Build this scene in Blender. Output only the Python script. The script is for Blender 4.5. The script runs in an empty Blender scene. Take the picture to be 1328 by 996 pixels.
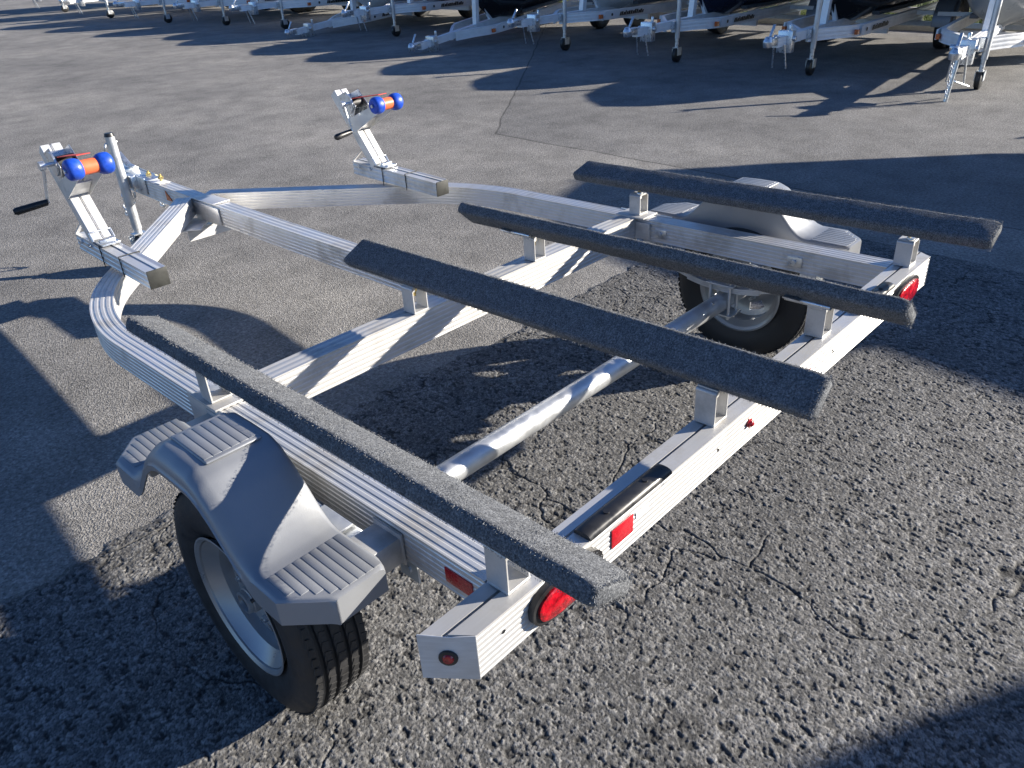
import bpy, bmesh, math, random
import numpy as np
from mathutils import Vector, Matrix

random.seed(7)
rng = np.random.default_rng(11)
scene = bpy.context.scene
col = scene.collection
R = math.radians

# ------------------------------------------------------------------ camera
CAM_LOC = (-1.705, -0.664, 1.628)
CAM_ROT = ((0.68171805, 0.39095648, -0.61839594),      # columns: camera x, y, z axes in the world
           (-0.73088892, 0.32628345, -0.59945016),
           (-0.03258656, 0.86063473, 0.50817907))
cam_data = bpy.data.cameras.new('camera')
cam_data.sensor_width = 36.0
cam_data.lens = 998.0 / 1328.0 * 36.0
cam_data.clip_start = 0.02
cam_data.clip_end = 2000
cam = bpy.data.objects.new('camera', cam_data)
col.objects.link(cam)
m = Matrix(CAM_ROT).to_4x4()
m.translation = CAM_LOC
cam.matrix_world = m
scene.camera = cam

# ------------------------------------------------------------------ sky and sun
LIGHT = Vector((-0.755, 0.573, -0.322)).normalized()    # direction the sunlight travels
world = bpy.data.worlds.new('World')
scene.world = world
world.use_nodes = True
wn = world.node_tree.nodes
wl = world.node_tree.links
bg = wn['Background']
sky = wn.new('ShaderNodeTexSky')
sky.sky_type = 'NISHITA'
sky.sun_disc = False
sky.sun_elevation = math.asin(-LIGHT.z)
sky.sun_rotation = math.atan2(-LIGHT.x, -LIGHT.y)
sky.altitude = 10
sky.air_density = 1.0
sky.dust_density = 0.25
sky.ozone_density = 2.5
wb = wn.new('ShaderNodeMix')                            # the picture's white balance: daylight neutral, sky cooler
wb.data_type = 'RGBA'; wb.blend_type = 'MULTIPLY'
wb.inputs[0].default_value = 1.0
wb.inputs[7].default_value = (0.74, 0.94, 1.30, 1)
wl.new(sky.outputs[0], wb.inputs[6])
wl.new(wb.outputs[2], bg.inputs[0])
bg.inputs[1].default_value = 0.05
sun_data = bpy.data.lights.new('sun', 'SUN')
sun_data.energy = 5.0
sun_data.angle = R(0.55)
sun_data.color = (1.0, 0.92, 0.80)
sun = bpy.data.objects.new('sun', sun_data)
col.objects.link(sun)
sun.rotation_euler = LIGHT.to_track_quat('-Z', 'Y').to_euler()
sun.location = (8, -6, 6)

scene.view_settings.view_transform = 'Standard'
scene.view_settings.look = 'None'
scene.view_settings.exposure = 1.45
scene.view_settings.gamma = 1.0
scene.cycles.use_denoising = True
scene.cycles.max_bounces = 6

# ------------------------------------------------------------------ materials
def new_mat(name):
    mt = bpy.data.materials.new(name)
    mt.use_nodes = True
    nt = mt.node_tree
    return mt, nt, nt.nodes['Principled BSDF']

def node(nt, typ, **kw):
    n = nt.nodes.new(typ)
    for k, v in kw.items():
        if hasattr(n, k):
            setattr(n, k, v)
        else:
            n.inputs[k.replace('_', ' ')].default_value = v
    return n

def ramp(nt, fac, stops):
    r = nt.nodes.new('ShaderNodeValToRGB')
    els = r.color_ramp.elements
    while len(els) < len(stops):
        els.new(0.5)
    for e, (p, c) in zip(els, stops):
        e.position = p
        e.color = (c[0], c[1], c[2], 1) if isinstance(c, (tuple, list)) else (c, c, c, 1)
    nt.links.new(fac, r.inputs[0])
    return r

def coords(nt, scale=(1, 1, 1)):
    tc = nt.nodes.new('ShaderNodeTexCoord')
    mp = nt.nodes.new('ShaderNodeMapping')
    mp.inputs['Scale'].default_value = scale
    nt.links.new(tc.outputs['Object'], mp.inputs[0])
    return mp.outputs[0]

def bump(nt, height, strength, dist, bsdf):
    b = nt.nodes.new('ShaderNodeBump')
    b.inputs['Strength'].default_value = strength
    b.inputs['Distance'].default_value = dist
    nt.links.new(height, b.inputs['Height'])
    nt.links.new(b.outputs[0], bsdf.inputs['Normal'])
    return b

def simple(name, c, rough=0.5, metal=0.0, var=0.12, vscale=12, bmp=0.0, bscale=200, stretch=(1, 1, 1), rvar=0.12, **extra):
    """plain paint, metal, rubber or plastic with some uneven tone and gloss"""
    mt, nt, p = new_mat(name)
    uv = coords(nt, stretch)
    n = node(nt, 'ShaderNodeTexNoise', Scale=vscale, Detail=5.0, Roughness=0.6)
    nt.links.new(uv, n.inputs['Vector'])
    lo = tuple(max(0, x * (1 - var)) for x in c)
    hi = tuple(min(1, x * (1 + var)) for x in c)
    r = ramp(nt, n.outputs[0], [(0.3, lo), (0.7, hi)])
    nt.links.new(r.outputs[0], p.inputs['Base Color'])
    rr = ramp(nt, n.outputs[0], [(0.3, max(0.02, rough - rvar)), (0.7, min(1, rough + rvar))])
    nt.links.new(rr.outputs[0], p.inputs['Roughness'])
    p.inputs['Metallic'].default_value = metal
    for k, v in extra.items():
        p.inputs[k.replace('_', ' ')].default_value = v
    if bmp:
        n2 = node(nt, 'ShaderNodeTexNoise', Scale=bscale, Detail=3.0)
        nt.links.new(uv, n2.inputs['Vector'])
        bump(nt, n2.outputs[0], bmp, 0.002, p)
    return mt

def aluminium(name, base=0.72, rough=0.42, stretch=(6, 120, 120), metal=0.66):
    """mill-finish aluminium with faint drawing lines along the beam and a few smudges"""
    mt, nt, p = new_mat(name)
    uv = coords(nt, stretch)
    n = node(nt, 'ShaderNodeTexNoise', Scale=1.5, Detail=4.0, Roughness=0.6)
    nt.links.new(uv, n.inputs['Vector'])
    uv2 = coords(nt)
    s = node(nt, 'ShaderNodeTexNoise', Scale=5.0, Detail=6.0, Roughness=0.65)
    nt.links.new(uv2, s.inputs['Vector'])
    a = ramp(nt, n.outputs[0], [(0.3, base * 0.93), (0.7, base)])
    b = ramp(nt, s.outputs[0], [(0.34, (0.70, 0.68, 0.65)), (0.47, (0.93, 0.925, 0.91)), (0.62, (1, 1, 1))])
    mx = node(nt, 'ShaderNodeMix', data_type='RGBA', blend_type='MULTIPLY')
    mx.inputs[0].default_value = 1.0
    nt.links.new(a.outputs[0], mx.inputs[6])
    nt.links.new(b.outputs[0], mx.inputs[7])
    nt.links.new(mx.outputs[2], p.inputs['Base Color'])
    rr = ramp(nt, s.outputs[0], [(0.32, rough + 0.18), (0.7, rough - 0.08)])
    nt.links.new(rr.outputs[0], p.inputs['Roughness'])
    p.inputs['Metallic'].default_value = metal
    bump(nt, n.outputs[0], 0.06, 0.002, p)
    return mt

def asphalt_ground():
    """the wide sheet: worn smooth asphalt, coarse beyond the seam, cracks and stains"""
    mt, nt, p = new_mat('asphalt_ground')
    uv = coords(nt)
    L = nt.links
    fine = node(nt, 'ShaderNodeTexVoronoi', Scale=150.0)
    L.new(uv, fine.inputs['Vector'])
    med = node(nt, 'ShaderNodeTexNoise', Scale=55.0, Detail=6.0, Roughness=0.7)
    L.new(uv, med.inputs['Vector'])
    big = node(nt, 'ShaderNodeTexNoise', Scale=0.55, Detail=6.0, Roughness=0.62)
    L.new(uv, big.inputs['Vector'])
    mid = node(nt, 'ShaderNodeTexNoise', Scale=3.5, Detail=5.0, Roughness=0.6)
    L.new(uv, mid.inputs['Vector'])
    c1 = ramp(nt, big.outputs[0], [(0.28, (0.128, 0.124, 0.119)), (0.5, (0.185, 0.178, 0.168)), (0.72, (0.255, 0.243, 0.224))])
    c2 = ramp(nt, mid.outputs[0], [(0.30, 0.74), (0.52, 1.0), (0.72, 1.16)])
    c3 = ramp(nt, med.outputs[0], [(0.36, 0.62), (0.5, 1.0), (0.66, 1.35)])
    c4 = ramp(nt, fine.outputs['Color'], [(0.1, 0.72), (0.55, 1.0), (0.95, 1.4)])
    prev = c1.outputs[0]
    for c in (c2, c3, c4):
        mx = node(nt, 'ShaderNodeMix', data_type='RGBA', blend_type='MULTIPLY')
        mx.inputs[0].default_value = 1.0
        L.new(prev, mx.inputs[6]); L.new(c.outputs[0], mx.inputs[7])
        prev = mx.outputs[2]
    # a later patch of darker asphalt with a straight seam, and hairline cracks
    sep = nt.nodes.new('ShaderNodeSeparateXYZ')
    wob = node(nt, 'ShaderNodeTexNoise', Scale=1.4, Detail=5.0)
    L.new(uv, wob.inputs['Vector'])
    warp = node(nt, 'ShaderNodeMix', data_type='VECTOR')
    warp.inputs[0].default_value = 0.10
    L.new(uv, warp.inputs[4]); L.new(wob.outputs['Color'], warp.inputs[5])
    L.new(warp.outputs[1], sep.inputs[0])
    def math_n(op, a, b=None, c=None):
        mm = nt.nodes.new('ShaderNodeMath'); mm.operation = op
        for i, v in enumerate((a, b, c)):
            if v is None: continue
            if isinstance(v, (int, float)): mm.inputs[i].default_value = v
            else: L.new(v, mm.inputs[i])
        return mm.outputs[0]
    X, Y = sep.outputs[0], sep.outputs[1]
    # patch edge runs from (3.4,4.7) towards (5.0,6.3) and another edge along x = 3.4
    e1 = math_n('SUBTRACT', X, 3.22)
    e2 = math_n('SUBTRACT', math_n('ADD', math_n('MULTIPLY', X, 0.78), 1.58), Y)
    inside = math_n('MINIMUM', e1, e2)
    pm = ramp(nt, math_n('MULTIPLY_ADD', inside, 20.0, 0.5), [(0.45, 0.0), (0.55, 1.0)])
    dk = node(nt, 'ShaderNodeMix', data_type='RGBA', blend_type='MULTIPLY')
    dk.inputs[7].default_value = (0.70, 0.72, 0.76, 1)
    pf = math_n('MULTIPLY', pm.outputs[0], 0.55)
    L.new(pf, dk.inputs[0]); L.new(prev, dk.inputs[6])
    seam = ramp(nt, math_n('ABSOLUTE', inside), [(0.0, 0.35), (0.005, 0.5), (0.016, 1.0)])
    out = dk.outputs[2]
    for c in (seam,):
        mx = node(nt, 'ShaderNodeMix', data_type='RGBA', blend_type='MULTIPLY')
        mx.inputs[0].default_value = 1.0
        L.new(out, mx.inputs[6]); L.new(c.outputs[0], mx.inputs[7])
        out = mx.outputs[2]
    L.new(out, p.inputs['Base Color'])
    p.inputs['Roughness'].default_value = 0.88
    p.inputs['Specular IOR Level'].default_value = 0.35
    hs = node(nt, 'ShaderNodeMix', data_type='FLOAT')
    hs.inputs[0].default_value = 0.5
    L.new(fine.outputs['Distance'], hs.inputs[2]); L.new(med.outputs[0], hs.inputs[3])
    bump(nt, hs.outputs[0], 0.9, 0.006, p)
    return mt

def asphalt_coarse():
    """open-textured asphalt: stone tone comes from a per-stone attribute on the modelled relief"""
    mt, nt, p = new_mat('asphalt_coarse')
    L = nt.links
    at = node(nt, 'ShaderNodeAttribute', attribute_name='stone')
    uv = coords(nt)
    n = node(nt, 'ShaderNodeTexNoise', Scale=320.0, Detail=4.0, Roughness=0.7)
    L.new(uv, n.inputs['Vector'])
    b = node(nt, 'ShaderNodeTexNoise', Scale=0.9, Detail=5.0, Roughness=0.6)
    L.new(uv, b.inputs['Vector'])
    c3 = ramp(nt, n.outputs[0], [(0.3, 0.72), (0.7, 1.30)])
    c2 = ramp(nt, b.outputs[0], [(0.3, 0.84), (0.7, 1.12)])
    prev = at.outputs['Color']
    for c in (c2, c3):
        mx = node(nt, 'ShaderNodeMix', data_type='RGBA', blend_type='MULTIPLY')
        mx.inputs[0].default_value = 1.0
        L.new(prev, mx.inputs[6]); L.new(c.outputs[0], mx.inputs[7])
        prev = mx.outputs[2]
    L.new(prev, p.inputs['Base Color'])
    p.inputs['Roughness'].default_value = 0.8
    p.inputs['Specular IOR Level'].default_value = 0.4
    bump(nt, n.outputs[0], 0.5, 0.003, p)
    return mt

def carpet(name):
    mt, nt, p = new_mat(name)
    L = nt.links
    uv = coords(nt)
    n = node(nt, 'ShaderNodeTexNoise', Scale=230.0, Detail=4.0, Roughness=0.8)
    L.new(uv, n.inputs['Vector'])
    n2 = node(nt, 'ShaderNodeTexNoise', Scale=45.0, Detail=4.0, Roughness=0.6)
    L.new(uv, n2.inputs['Vector'])
    a = ramp(nt, n.outputs[0], [(0.34, (0.046, 0.049, 0.055)), (0.5, (0.125, 0.131, 0.140)), (0.68, (0.28, 0.290, 0.30))])
    b = ramp(nt, n2.outputs[0], [(0.3, 0.75), (0.7, 1.15)])
    mx = node(nt, 'ShaderNodeMix', data_type='RGBA', blend_type='MULTIPLY')
    mx.inputs[0].default_value = 1.0
    L.new(a.outputs[0], mx.inputs[6]); L.new(b.outputs[0], mx.inputs[7])
    L.new(mx.outputs[2], p.inputs['Base Color'])
    p.inputs['Roughness'].default_value = 1.0
    p.inputs['Specular IOR Level'].default_value = 0.1
    bump(nt, n.outputs[0], 0.8, 0.003, p)
    return mt

MAT = {}
MAT['alu'] = aluminium('aluminium', stretch=(120, 5, 120))           # beams that run forward
MAT['alu_x'] = aluminium('aluminium_cross', base=0.58, rough=0.48, stretch=(5, 120, 120), metal=0.55)   # beams that run across
MAT['alu_bg'] = simple('aluminium_far', (0.82, 0.82, 0.81), 0.45, 0.15, 0.1, 6)
MAT['cap'] = simple('brushed_end_cap', (0.58, 0.585, 0.59), 0.45, 0.35, 0.1, 20, stretch=(1, 1, 8))
MAT['dull_cap'] = simple('dull_end_cap', (0.030, 0.031, 0.028), 0.6, 0.1, 0.2, 30)
MAT['zinc'] = simple('zinc_plate', (0.62, 0.65, 0.68), 0.33, 0.9, 0.18, 40, bmp=0.1)
MAT['galv'] = simple('galvanised_tube', (0.56, 0.58, 0.60), 0.42, 0.75, 0.14, 18, bmp=0.08)
MAT['brass'] = simple('yellow_zinc', (0.62, 0.48, 0.20), 0.35, 0.9, 0.2, 40)
MAT['fender'] = simple('grey_plastic', (0.235, 0.245, 0.262), 0.38, 0.25, 0.07, 5, bmp=0.12, bscale=420)
MAT['fender_r'] = MAT['fender']
MAT['tyre'] = simple('tyre_rubber', (0.016, 0.016, 0.017), 0.62, 0.0, 0.35, 25, bmp=0.25, bscale=90)
MAT['rim'] = simple('wheel_paint', (0.30, 0.315, 0.33), 0.36, 0.5, 0.08, 9)
MAT['black'] = simple('black_plastic', (0.012, 0.012, 0.013), 0.42, 0.0, 0.3, 30)
MAT['rubber'] = simple('black_rubber', (0.018, 0.018, 0.019), 0.38, 0.0, 0.25, 30)
MAT['red'] = simple('red_lens', (0.34, 0.004, 0.010), 0.16, 0.0, 0.75, 55, bmp=1.0, bscale=120, Coat_Weight=0.6)
MAT['reflector'] = simple('red_reflector', (0.42, 0.010, 0.018), 0.25, 0.0, 0.12, 150, bmp=0.3, bscale=500, Coat_Weight=0.5)
MAT['amber'] = simple('amber_lens', (0.55, 0.11, 0.02), 0.25, 0.0, 0.1, 60, Coat_Weight=0.5)
MAT['blue'] = simple('blue_roller', (0.010, 0.060, 0.42), 0.42, 0.0, 0.25, 40, bmp=0.15, bscale=120)
MAT['orange'] = simple('orange_roller', (0.72, 0.15, 0.06), 0.4, 0.0, 0.1, 20)
MAT['strap'] = simple('red_strap', (0.50, 0.05, 0.04), 0.8, 0.0, 0.15, 90)
MAT['sticker'] = simple('white_sticker', (0.78, 0.78, 0.77), 0.5, 0.0, 0.04, 20)
MAT['carpet'] = carpet('bunk_carpet')
MAT['pile'] = simple('carpet_pile', (0.21, 0.215, 0.22), 0.95, 0.0, 0.6, 160)
MAT['wood'] = simple('bunk_board', (0.36, 0.29, 0.19), 0.8, 0.0, 0.2, 20)
MAT['ground'] = asphalt_ground()
MAT['coarse'] = asphalt_coarse()
MAT['hull_black'] = simple('black_hull', (0.010, 0.011, 0.014), 0.22, 0.0, 0.1, 3, Coat_Weight=0.5)
MAT['hull_navy'] = simple('navy_hull', (0.012, 0.02, 0.05), 0.22, 0.0, 0.1, 3, Coat_Weight=0.5)
MAT['hull_grey'] = simple('grey_hull', (0.25, 0.27, 0.28), 0.35, 0.0, 0.06, 3, Coat_Weight=0.3)
MAT['hull_white'] = simple('white_hull', (0.72, 0.73, 0.73), 0.25, 0.0, 0.04, 3, Coat_Weight=0.5)
MAT['hull_red'] = simple('maroon_hull', (0.16, 0.02, 0.025), 0.25, 0.0, 0.06, 3, Coat_Weight=0.5)
MAT['deck'] = simple('boat_deck', (0.62, 0.62, 0.60), 0.45, 0.0, 0.06, 6)
MAT['grass'] = simple('grass_blades', (0.10, 0.14, 0.03), 0.8, 0.0, 0.5, 8)
MAT['soil'] = simple('verge_soil', (0.075, 0.085, 0.03), 0.95, 0.0, 0.4, 6, bmp=0.6, bscale=60)
MAT['kerb'] = simple('kerb_concrete', (0.36, 0.34, 0.31), 0.85, 0.0, 0.15, 12, bmp=0.3, bscale=120)
MAT['leaf'] = simple('hedge_leaf', (0.035, 0.06, 0.018), 0.6, 0.0, 0.5, 5)
MAT['bark'] = simple('hedge_stem', (0.10, 0.075, 0.05), 0.9, 0.0, 0.3, 20)

# ------------------------------------------------------------------ mesh helpers
class MB:
    def __init__(s): s.v = []; s.f = []
    def add(s, verts, faces):
        o = len(s.v)
        s.v += [tuple(x) for x in verts]
        s.f += [tuple(i + o for i in fc) for fc in faces]
        return s
    def box(s, lo, hi, mtx=None):
        x0, y0, z0 = lo; x1, y1, z1 = hi
        v = [(x0, y0, z0), (x1, y0, z0), (x1, y1, z0), (x0, y1, z0), (x0, y0, z1), (x1, y0, z1), (x1, y1, z1), (x0, y1, z1)]
        if mtx is not None: v = [tuple(mtx @ Vector(p)) for p in v]
        return s.add(v, [(0, 3, 2, 1), (4, 5, 6, 7), (0, 1, 5, 4), (1, 2, 6, 5), (2, 3, 7, 6), (3, 0, 4, 7)])
    def bar(s, a, b, w, h, up=(0, 0, 1)):
        """box from a to b, w across and h in the up direction"""
        a, b = Vector(a), Vector(b)
        t = (b - a).normalized(); side = t.cross(Vector(up)).normalized(); u = side.cross(t)
        v = []
        for c in (a, b):
            for sx, sz in ((-1, -1), (1, -1), (1, 1), (-1, 1)):
                v.append(c + side * (sx * w / 2) + u * (sz * h / 2))
        return s.add(v, [(0, 1, 2, 3), (7, 6, 5, 4), (0, 4, 5, 1), (1, 5, 6, 2), (2, 6, 7, 3), (3, 7, 4, 0)])
    def tube(s, a, b, r, n=16, r2=None, cap=True):
        a, b = Vector(a), Vector(b)
        r2 = r if r2 is None else r2
        t = (b - a).normalized()
        u = t.orthogonal().normalized(); w = t.cross(u)
        v = []
        for c, rr in ((a, r), (b, r2)):
            for i in range(n):
                an = 2 * math.pi * i / n
                v.append(c + u * (rr * math.cos(an)) + w * (rr * math.sin(an)))
        f = [(i, (i + 1) % n, n + (i + 1) % n, n + i) for i in range(n)]
        if cap: f += [tuple(range(n - 1, -1, -1)), tuple(range(n, 2 * n))]
        return s.add(v, f)
    def path(s, pts, r, n=8):
        for a, b in zip(pts[:-1], pts[1:]):
            s.tube(a, b, r, n)
        return s
    def lathe(s, prof, centre=(0, 0, 0), axis='x', n=48, closed=False):
        cx, cy, cz = centre
        v = []
        for (h, r) in prof:
            for i in range(n):
                a = 2 * math.pi * i / n
                c, d = r * math.cos(a), r * math.sin(a)
                if axis == 'x': v.append((cx + h, cy + c, cz + d))
                elif axis == 'y': v.append((cx + d, cy + h, cz + c))
                else: v.append((cx + c, cy + d, cz + h))
        f = []
        k = len(prof)
        for j in range(k if closed else k - 1):
            j2 = (j + 1) % k
            for i in range(n):
                i2 = (i + 1) % n
                f.append((j * n + i, j * n + i2, j2 * n + i2, j2 * n + i))
        return s.add(v, f)
    def sweep(s, prof, pts, cap=True):
        """profile (across, up) carried along a path of points"""
        pts = [Vector(p) for p in pts]
        n = len(prof); v = []
        for i, p in enumerate(pts):
            if i == 0: t = pts[1] - p
            elif i == len(pts) - 1: t = p - pts[i - 1]
            else: t = (pts[i + 1] - p).normalized() + (p - pts[i - 1]).normalized()
            t.normalize()
            side = t.cross(Vector((0, 0, 1))).normalized()
            k = 1.0
            if 0 < i < len(pts) - 1:
                d = (pts[i + 1] - p).normalized()
                k = 1 / max(0.3, t.dot(d))
            for (a, b) in prof:
                v.append(p + side * (a * k) + Vector((0, 0, b)))
        f = []
        for j in range(len(pts) - 1):
            for i in range(n):
                i2 = (i + 1) % n
                f.append((j * n + i, j * n + i2, (j + 1) * n + i2, (j + 1) * n + i))
        if cap: f += [tuple(range(n - 1, -1, -1)), tuple(range((len(pts) - 1) * n, len(pts) * n))]
        return s.add(v, f)
    def build(s, name, mat, parent=None, bevel=0.0, smooth=35, segs=2, loc=None):
        me = bpy.data.meshes.new(name)
        bm = bmesh.new()
        vs = [bm.verts.new(p) for p in s.v]
        for fc in s.f:
            try: bm.faces.new([vs[i] for i in fc])
            except ValueError: pass
        bmesh.ops.remove_doubles(bm, verts=bm.verts, dist=1e-6)
        bmesh.ops.recalc_face_normals(bm, faces=bm.faces)
        if bevel > 0:
            ed = [e for e in bm.edges if len(e.link_faces) == 2 and e.calc_face_angle(0) > R(30)]
            bmesh.ops.bevel(bm, geom=ed, offset=bevel, segments=segs, profile=0.5, affect='EDGES', clamp_overlap=True)
        bm.to_mesh(me); bm.free()
        me.polygons.foreach_set('use_smooth', [True] * len(me.polygons))
        me.set_sharp_from_angle(angle=R(smooth))
        me.materials.append(MAT[mat])
        o = bpy.data.objects.new(name, me)
        col.objects.link(o)
        if parent is not None: o.parent = parent
        if loc is not None: o.location = loc
        return o

def grid_mesh(name, V, F, mat, attr=None, smooth=True):
    """big meshes straight from numpy arrays (triangles or quads)"""
    me = bpy.data.meshes.new(name)
    k = F.shape[1]
    me.vertices.add(len(V)); me.vertices.foreach_set('co', np.ascontiguousarray(V, np.float32).ravel())
    me.loops.add(F.size); me.loops.foreach_set('vertex_index', np.ascontiguousarray(F, np.int32).ravel())
    me.polygons.add(len(F))
    me.polygons.foreach_set('loop_start', np.arange(0, F.size, k, dtype=np.int32))
    me.polygons.foreach_set('use_smooth', np.full(len(F), smooth))
    me.update(calc_edges=True)
    if attr is not None:
        a = me.color_attributes.new('stone', 'FLOAT_COLOR', 'POINT')
        a.data.foreach_set('color', np.ascontiguousarray(attr, np.float32).ravel())
    me.materials.append(MAT[mat])
    o = bpy.data.objects.new(name, me)
    col.objects.link(o)
    return o

def tag(o, label=None, cat=None, group=None, kind=None):
    if label: o['label'] = label
    if cat: o['category'] = cat
    if group: o['group'] = group
    if kind: o['kind'] = kind
    return o

def empty(name, loc=(0, 0, 0), rz=0.0):
    o = bpy.data.objects.new(name, None)
    col.objects.link(o)
    o.empty_display_size = 0.2
    o.location = loc
    o.rotation_euler = (0, 0, rz)
    return o

def ribbed(w, h, top=4, side=5, d=0.0022, slot=None, bot=0):
    """closed beam section (across, up), top at 0, with lengthwise ribs"""
    P = []
    def edge(a, b, n):
        a, b = Vector(a), Vector(b)
        L = (b - a).length; t = (b - a) / L; nrm = Vector((-t.y, t.x))   # inward for a CCW outline
        P.append(tuple(a))
        for i in range(n):
            c = (i + 0.5) / n * L
            g = 0.30 * L / n
            P.append(tuple(a + t * (c - g * 0.9)))
            P.append(tuple(a + t * (c - g * 0.45) + nrm * d))
            P.append(tuple(a + t * (c + g * 0.45) + nrm * d))
            P.append(tuple(a + t * (c + g * 0.9)))
    edge((-w / 2, -h), (w / 2, -h), bot)
    edge((w / 2, -h), (w / 2, 0), side)
    if slot is None:
        edge((w / 2, 0), (-w / 2, 0), top)
    else:
        c, g, dep = slot
        edge((w / 2, 0), (c + g, 0), top)
        P.append((c + g, 0)); P.append((c + g, -dep)); P.append((c - g, -dep))
        P.append((c - g, -0.003))
        edge((c - g, -0.003), (-w / 2, -0.003), 0)
        P.append((-w / 2, -0.003))
        edge((-w / 2, -0.003), (-w / 2, -h), side)
        return P
    edge((-w / 2, 0), (-w / 2, -h), side)
    return P

# ------------------------------------------------------------------ ground
def worley(x, y, cell, seed):
    """nearest and second nearest jittered stone, with the nearest stone's random numbers"""
    r = np.random.default_rng(seed)
    N = 1024
    jx = r.random((N, N), dtype=np.float32); jy = r.random((N, N), dtype=np.float32); rv = r.random((N, N), dtype=np.float32)
    gx = (x / cell); gy = (y / cell)
    ix = np.floor(gx).astype(np.int32); iy = np.floor(gy).astype(np.int32)
    f1 = np.full(x.shape, 9, np.float32); f2 = f1.copy(); idv = np.zeros(x.shape, np.float32)
    for dx in (-1, 0, 1):
        for dy in (-1, 0, 1):
            cx = (ix + dx) % N; cy = (iy + dy) % N
            d = np.hypot(ix + dx + jx[cx, cy] - gx, iy + dy + jy[cx, cy] - gy).astype(np.float32)
            near = d < f1
            f2 = np.where(near, f1, np.minimum(f2, d))
            idv = np.where(near, rv[cx, cy], idv)
            f1 = np.where(near, d, f1)
    return f1, f2, idv

def vnoise(x, y, cell, seed):
    r = np.random.default_rng(seed); N = 512
    g = r.random((N, N), dtype=np.float32)
    fx = x / cell; fy = y / cell
    ix = np.floor(fx).astype(int); iy = np.floor(fy).astype(int)
    tx = fx - ix; ty = fy - iy
    tx = tx * tx * (3 - 2 * tx); ty = ty * ty * (3 - 2 * ty)
    a = g[ix % N, iy % N]; b = g[(ix + 1) % N, iy % N]; c = g[ix % N, (iy + 1) % N]; d = g[(ix + 1) % N, (iy + 1) % N]
    return (a * (1 - tx) + b * tx) * (1 - ty) + (c * (1 - tx) + d * tx) * ty

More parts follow.
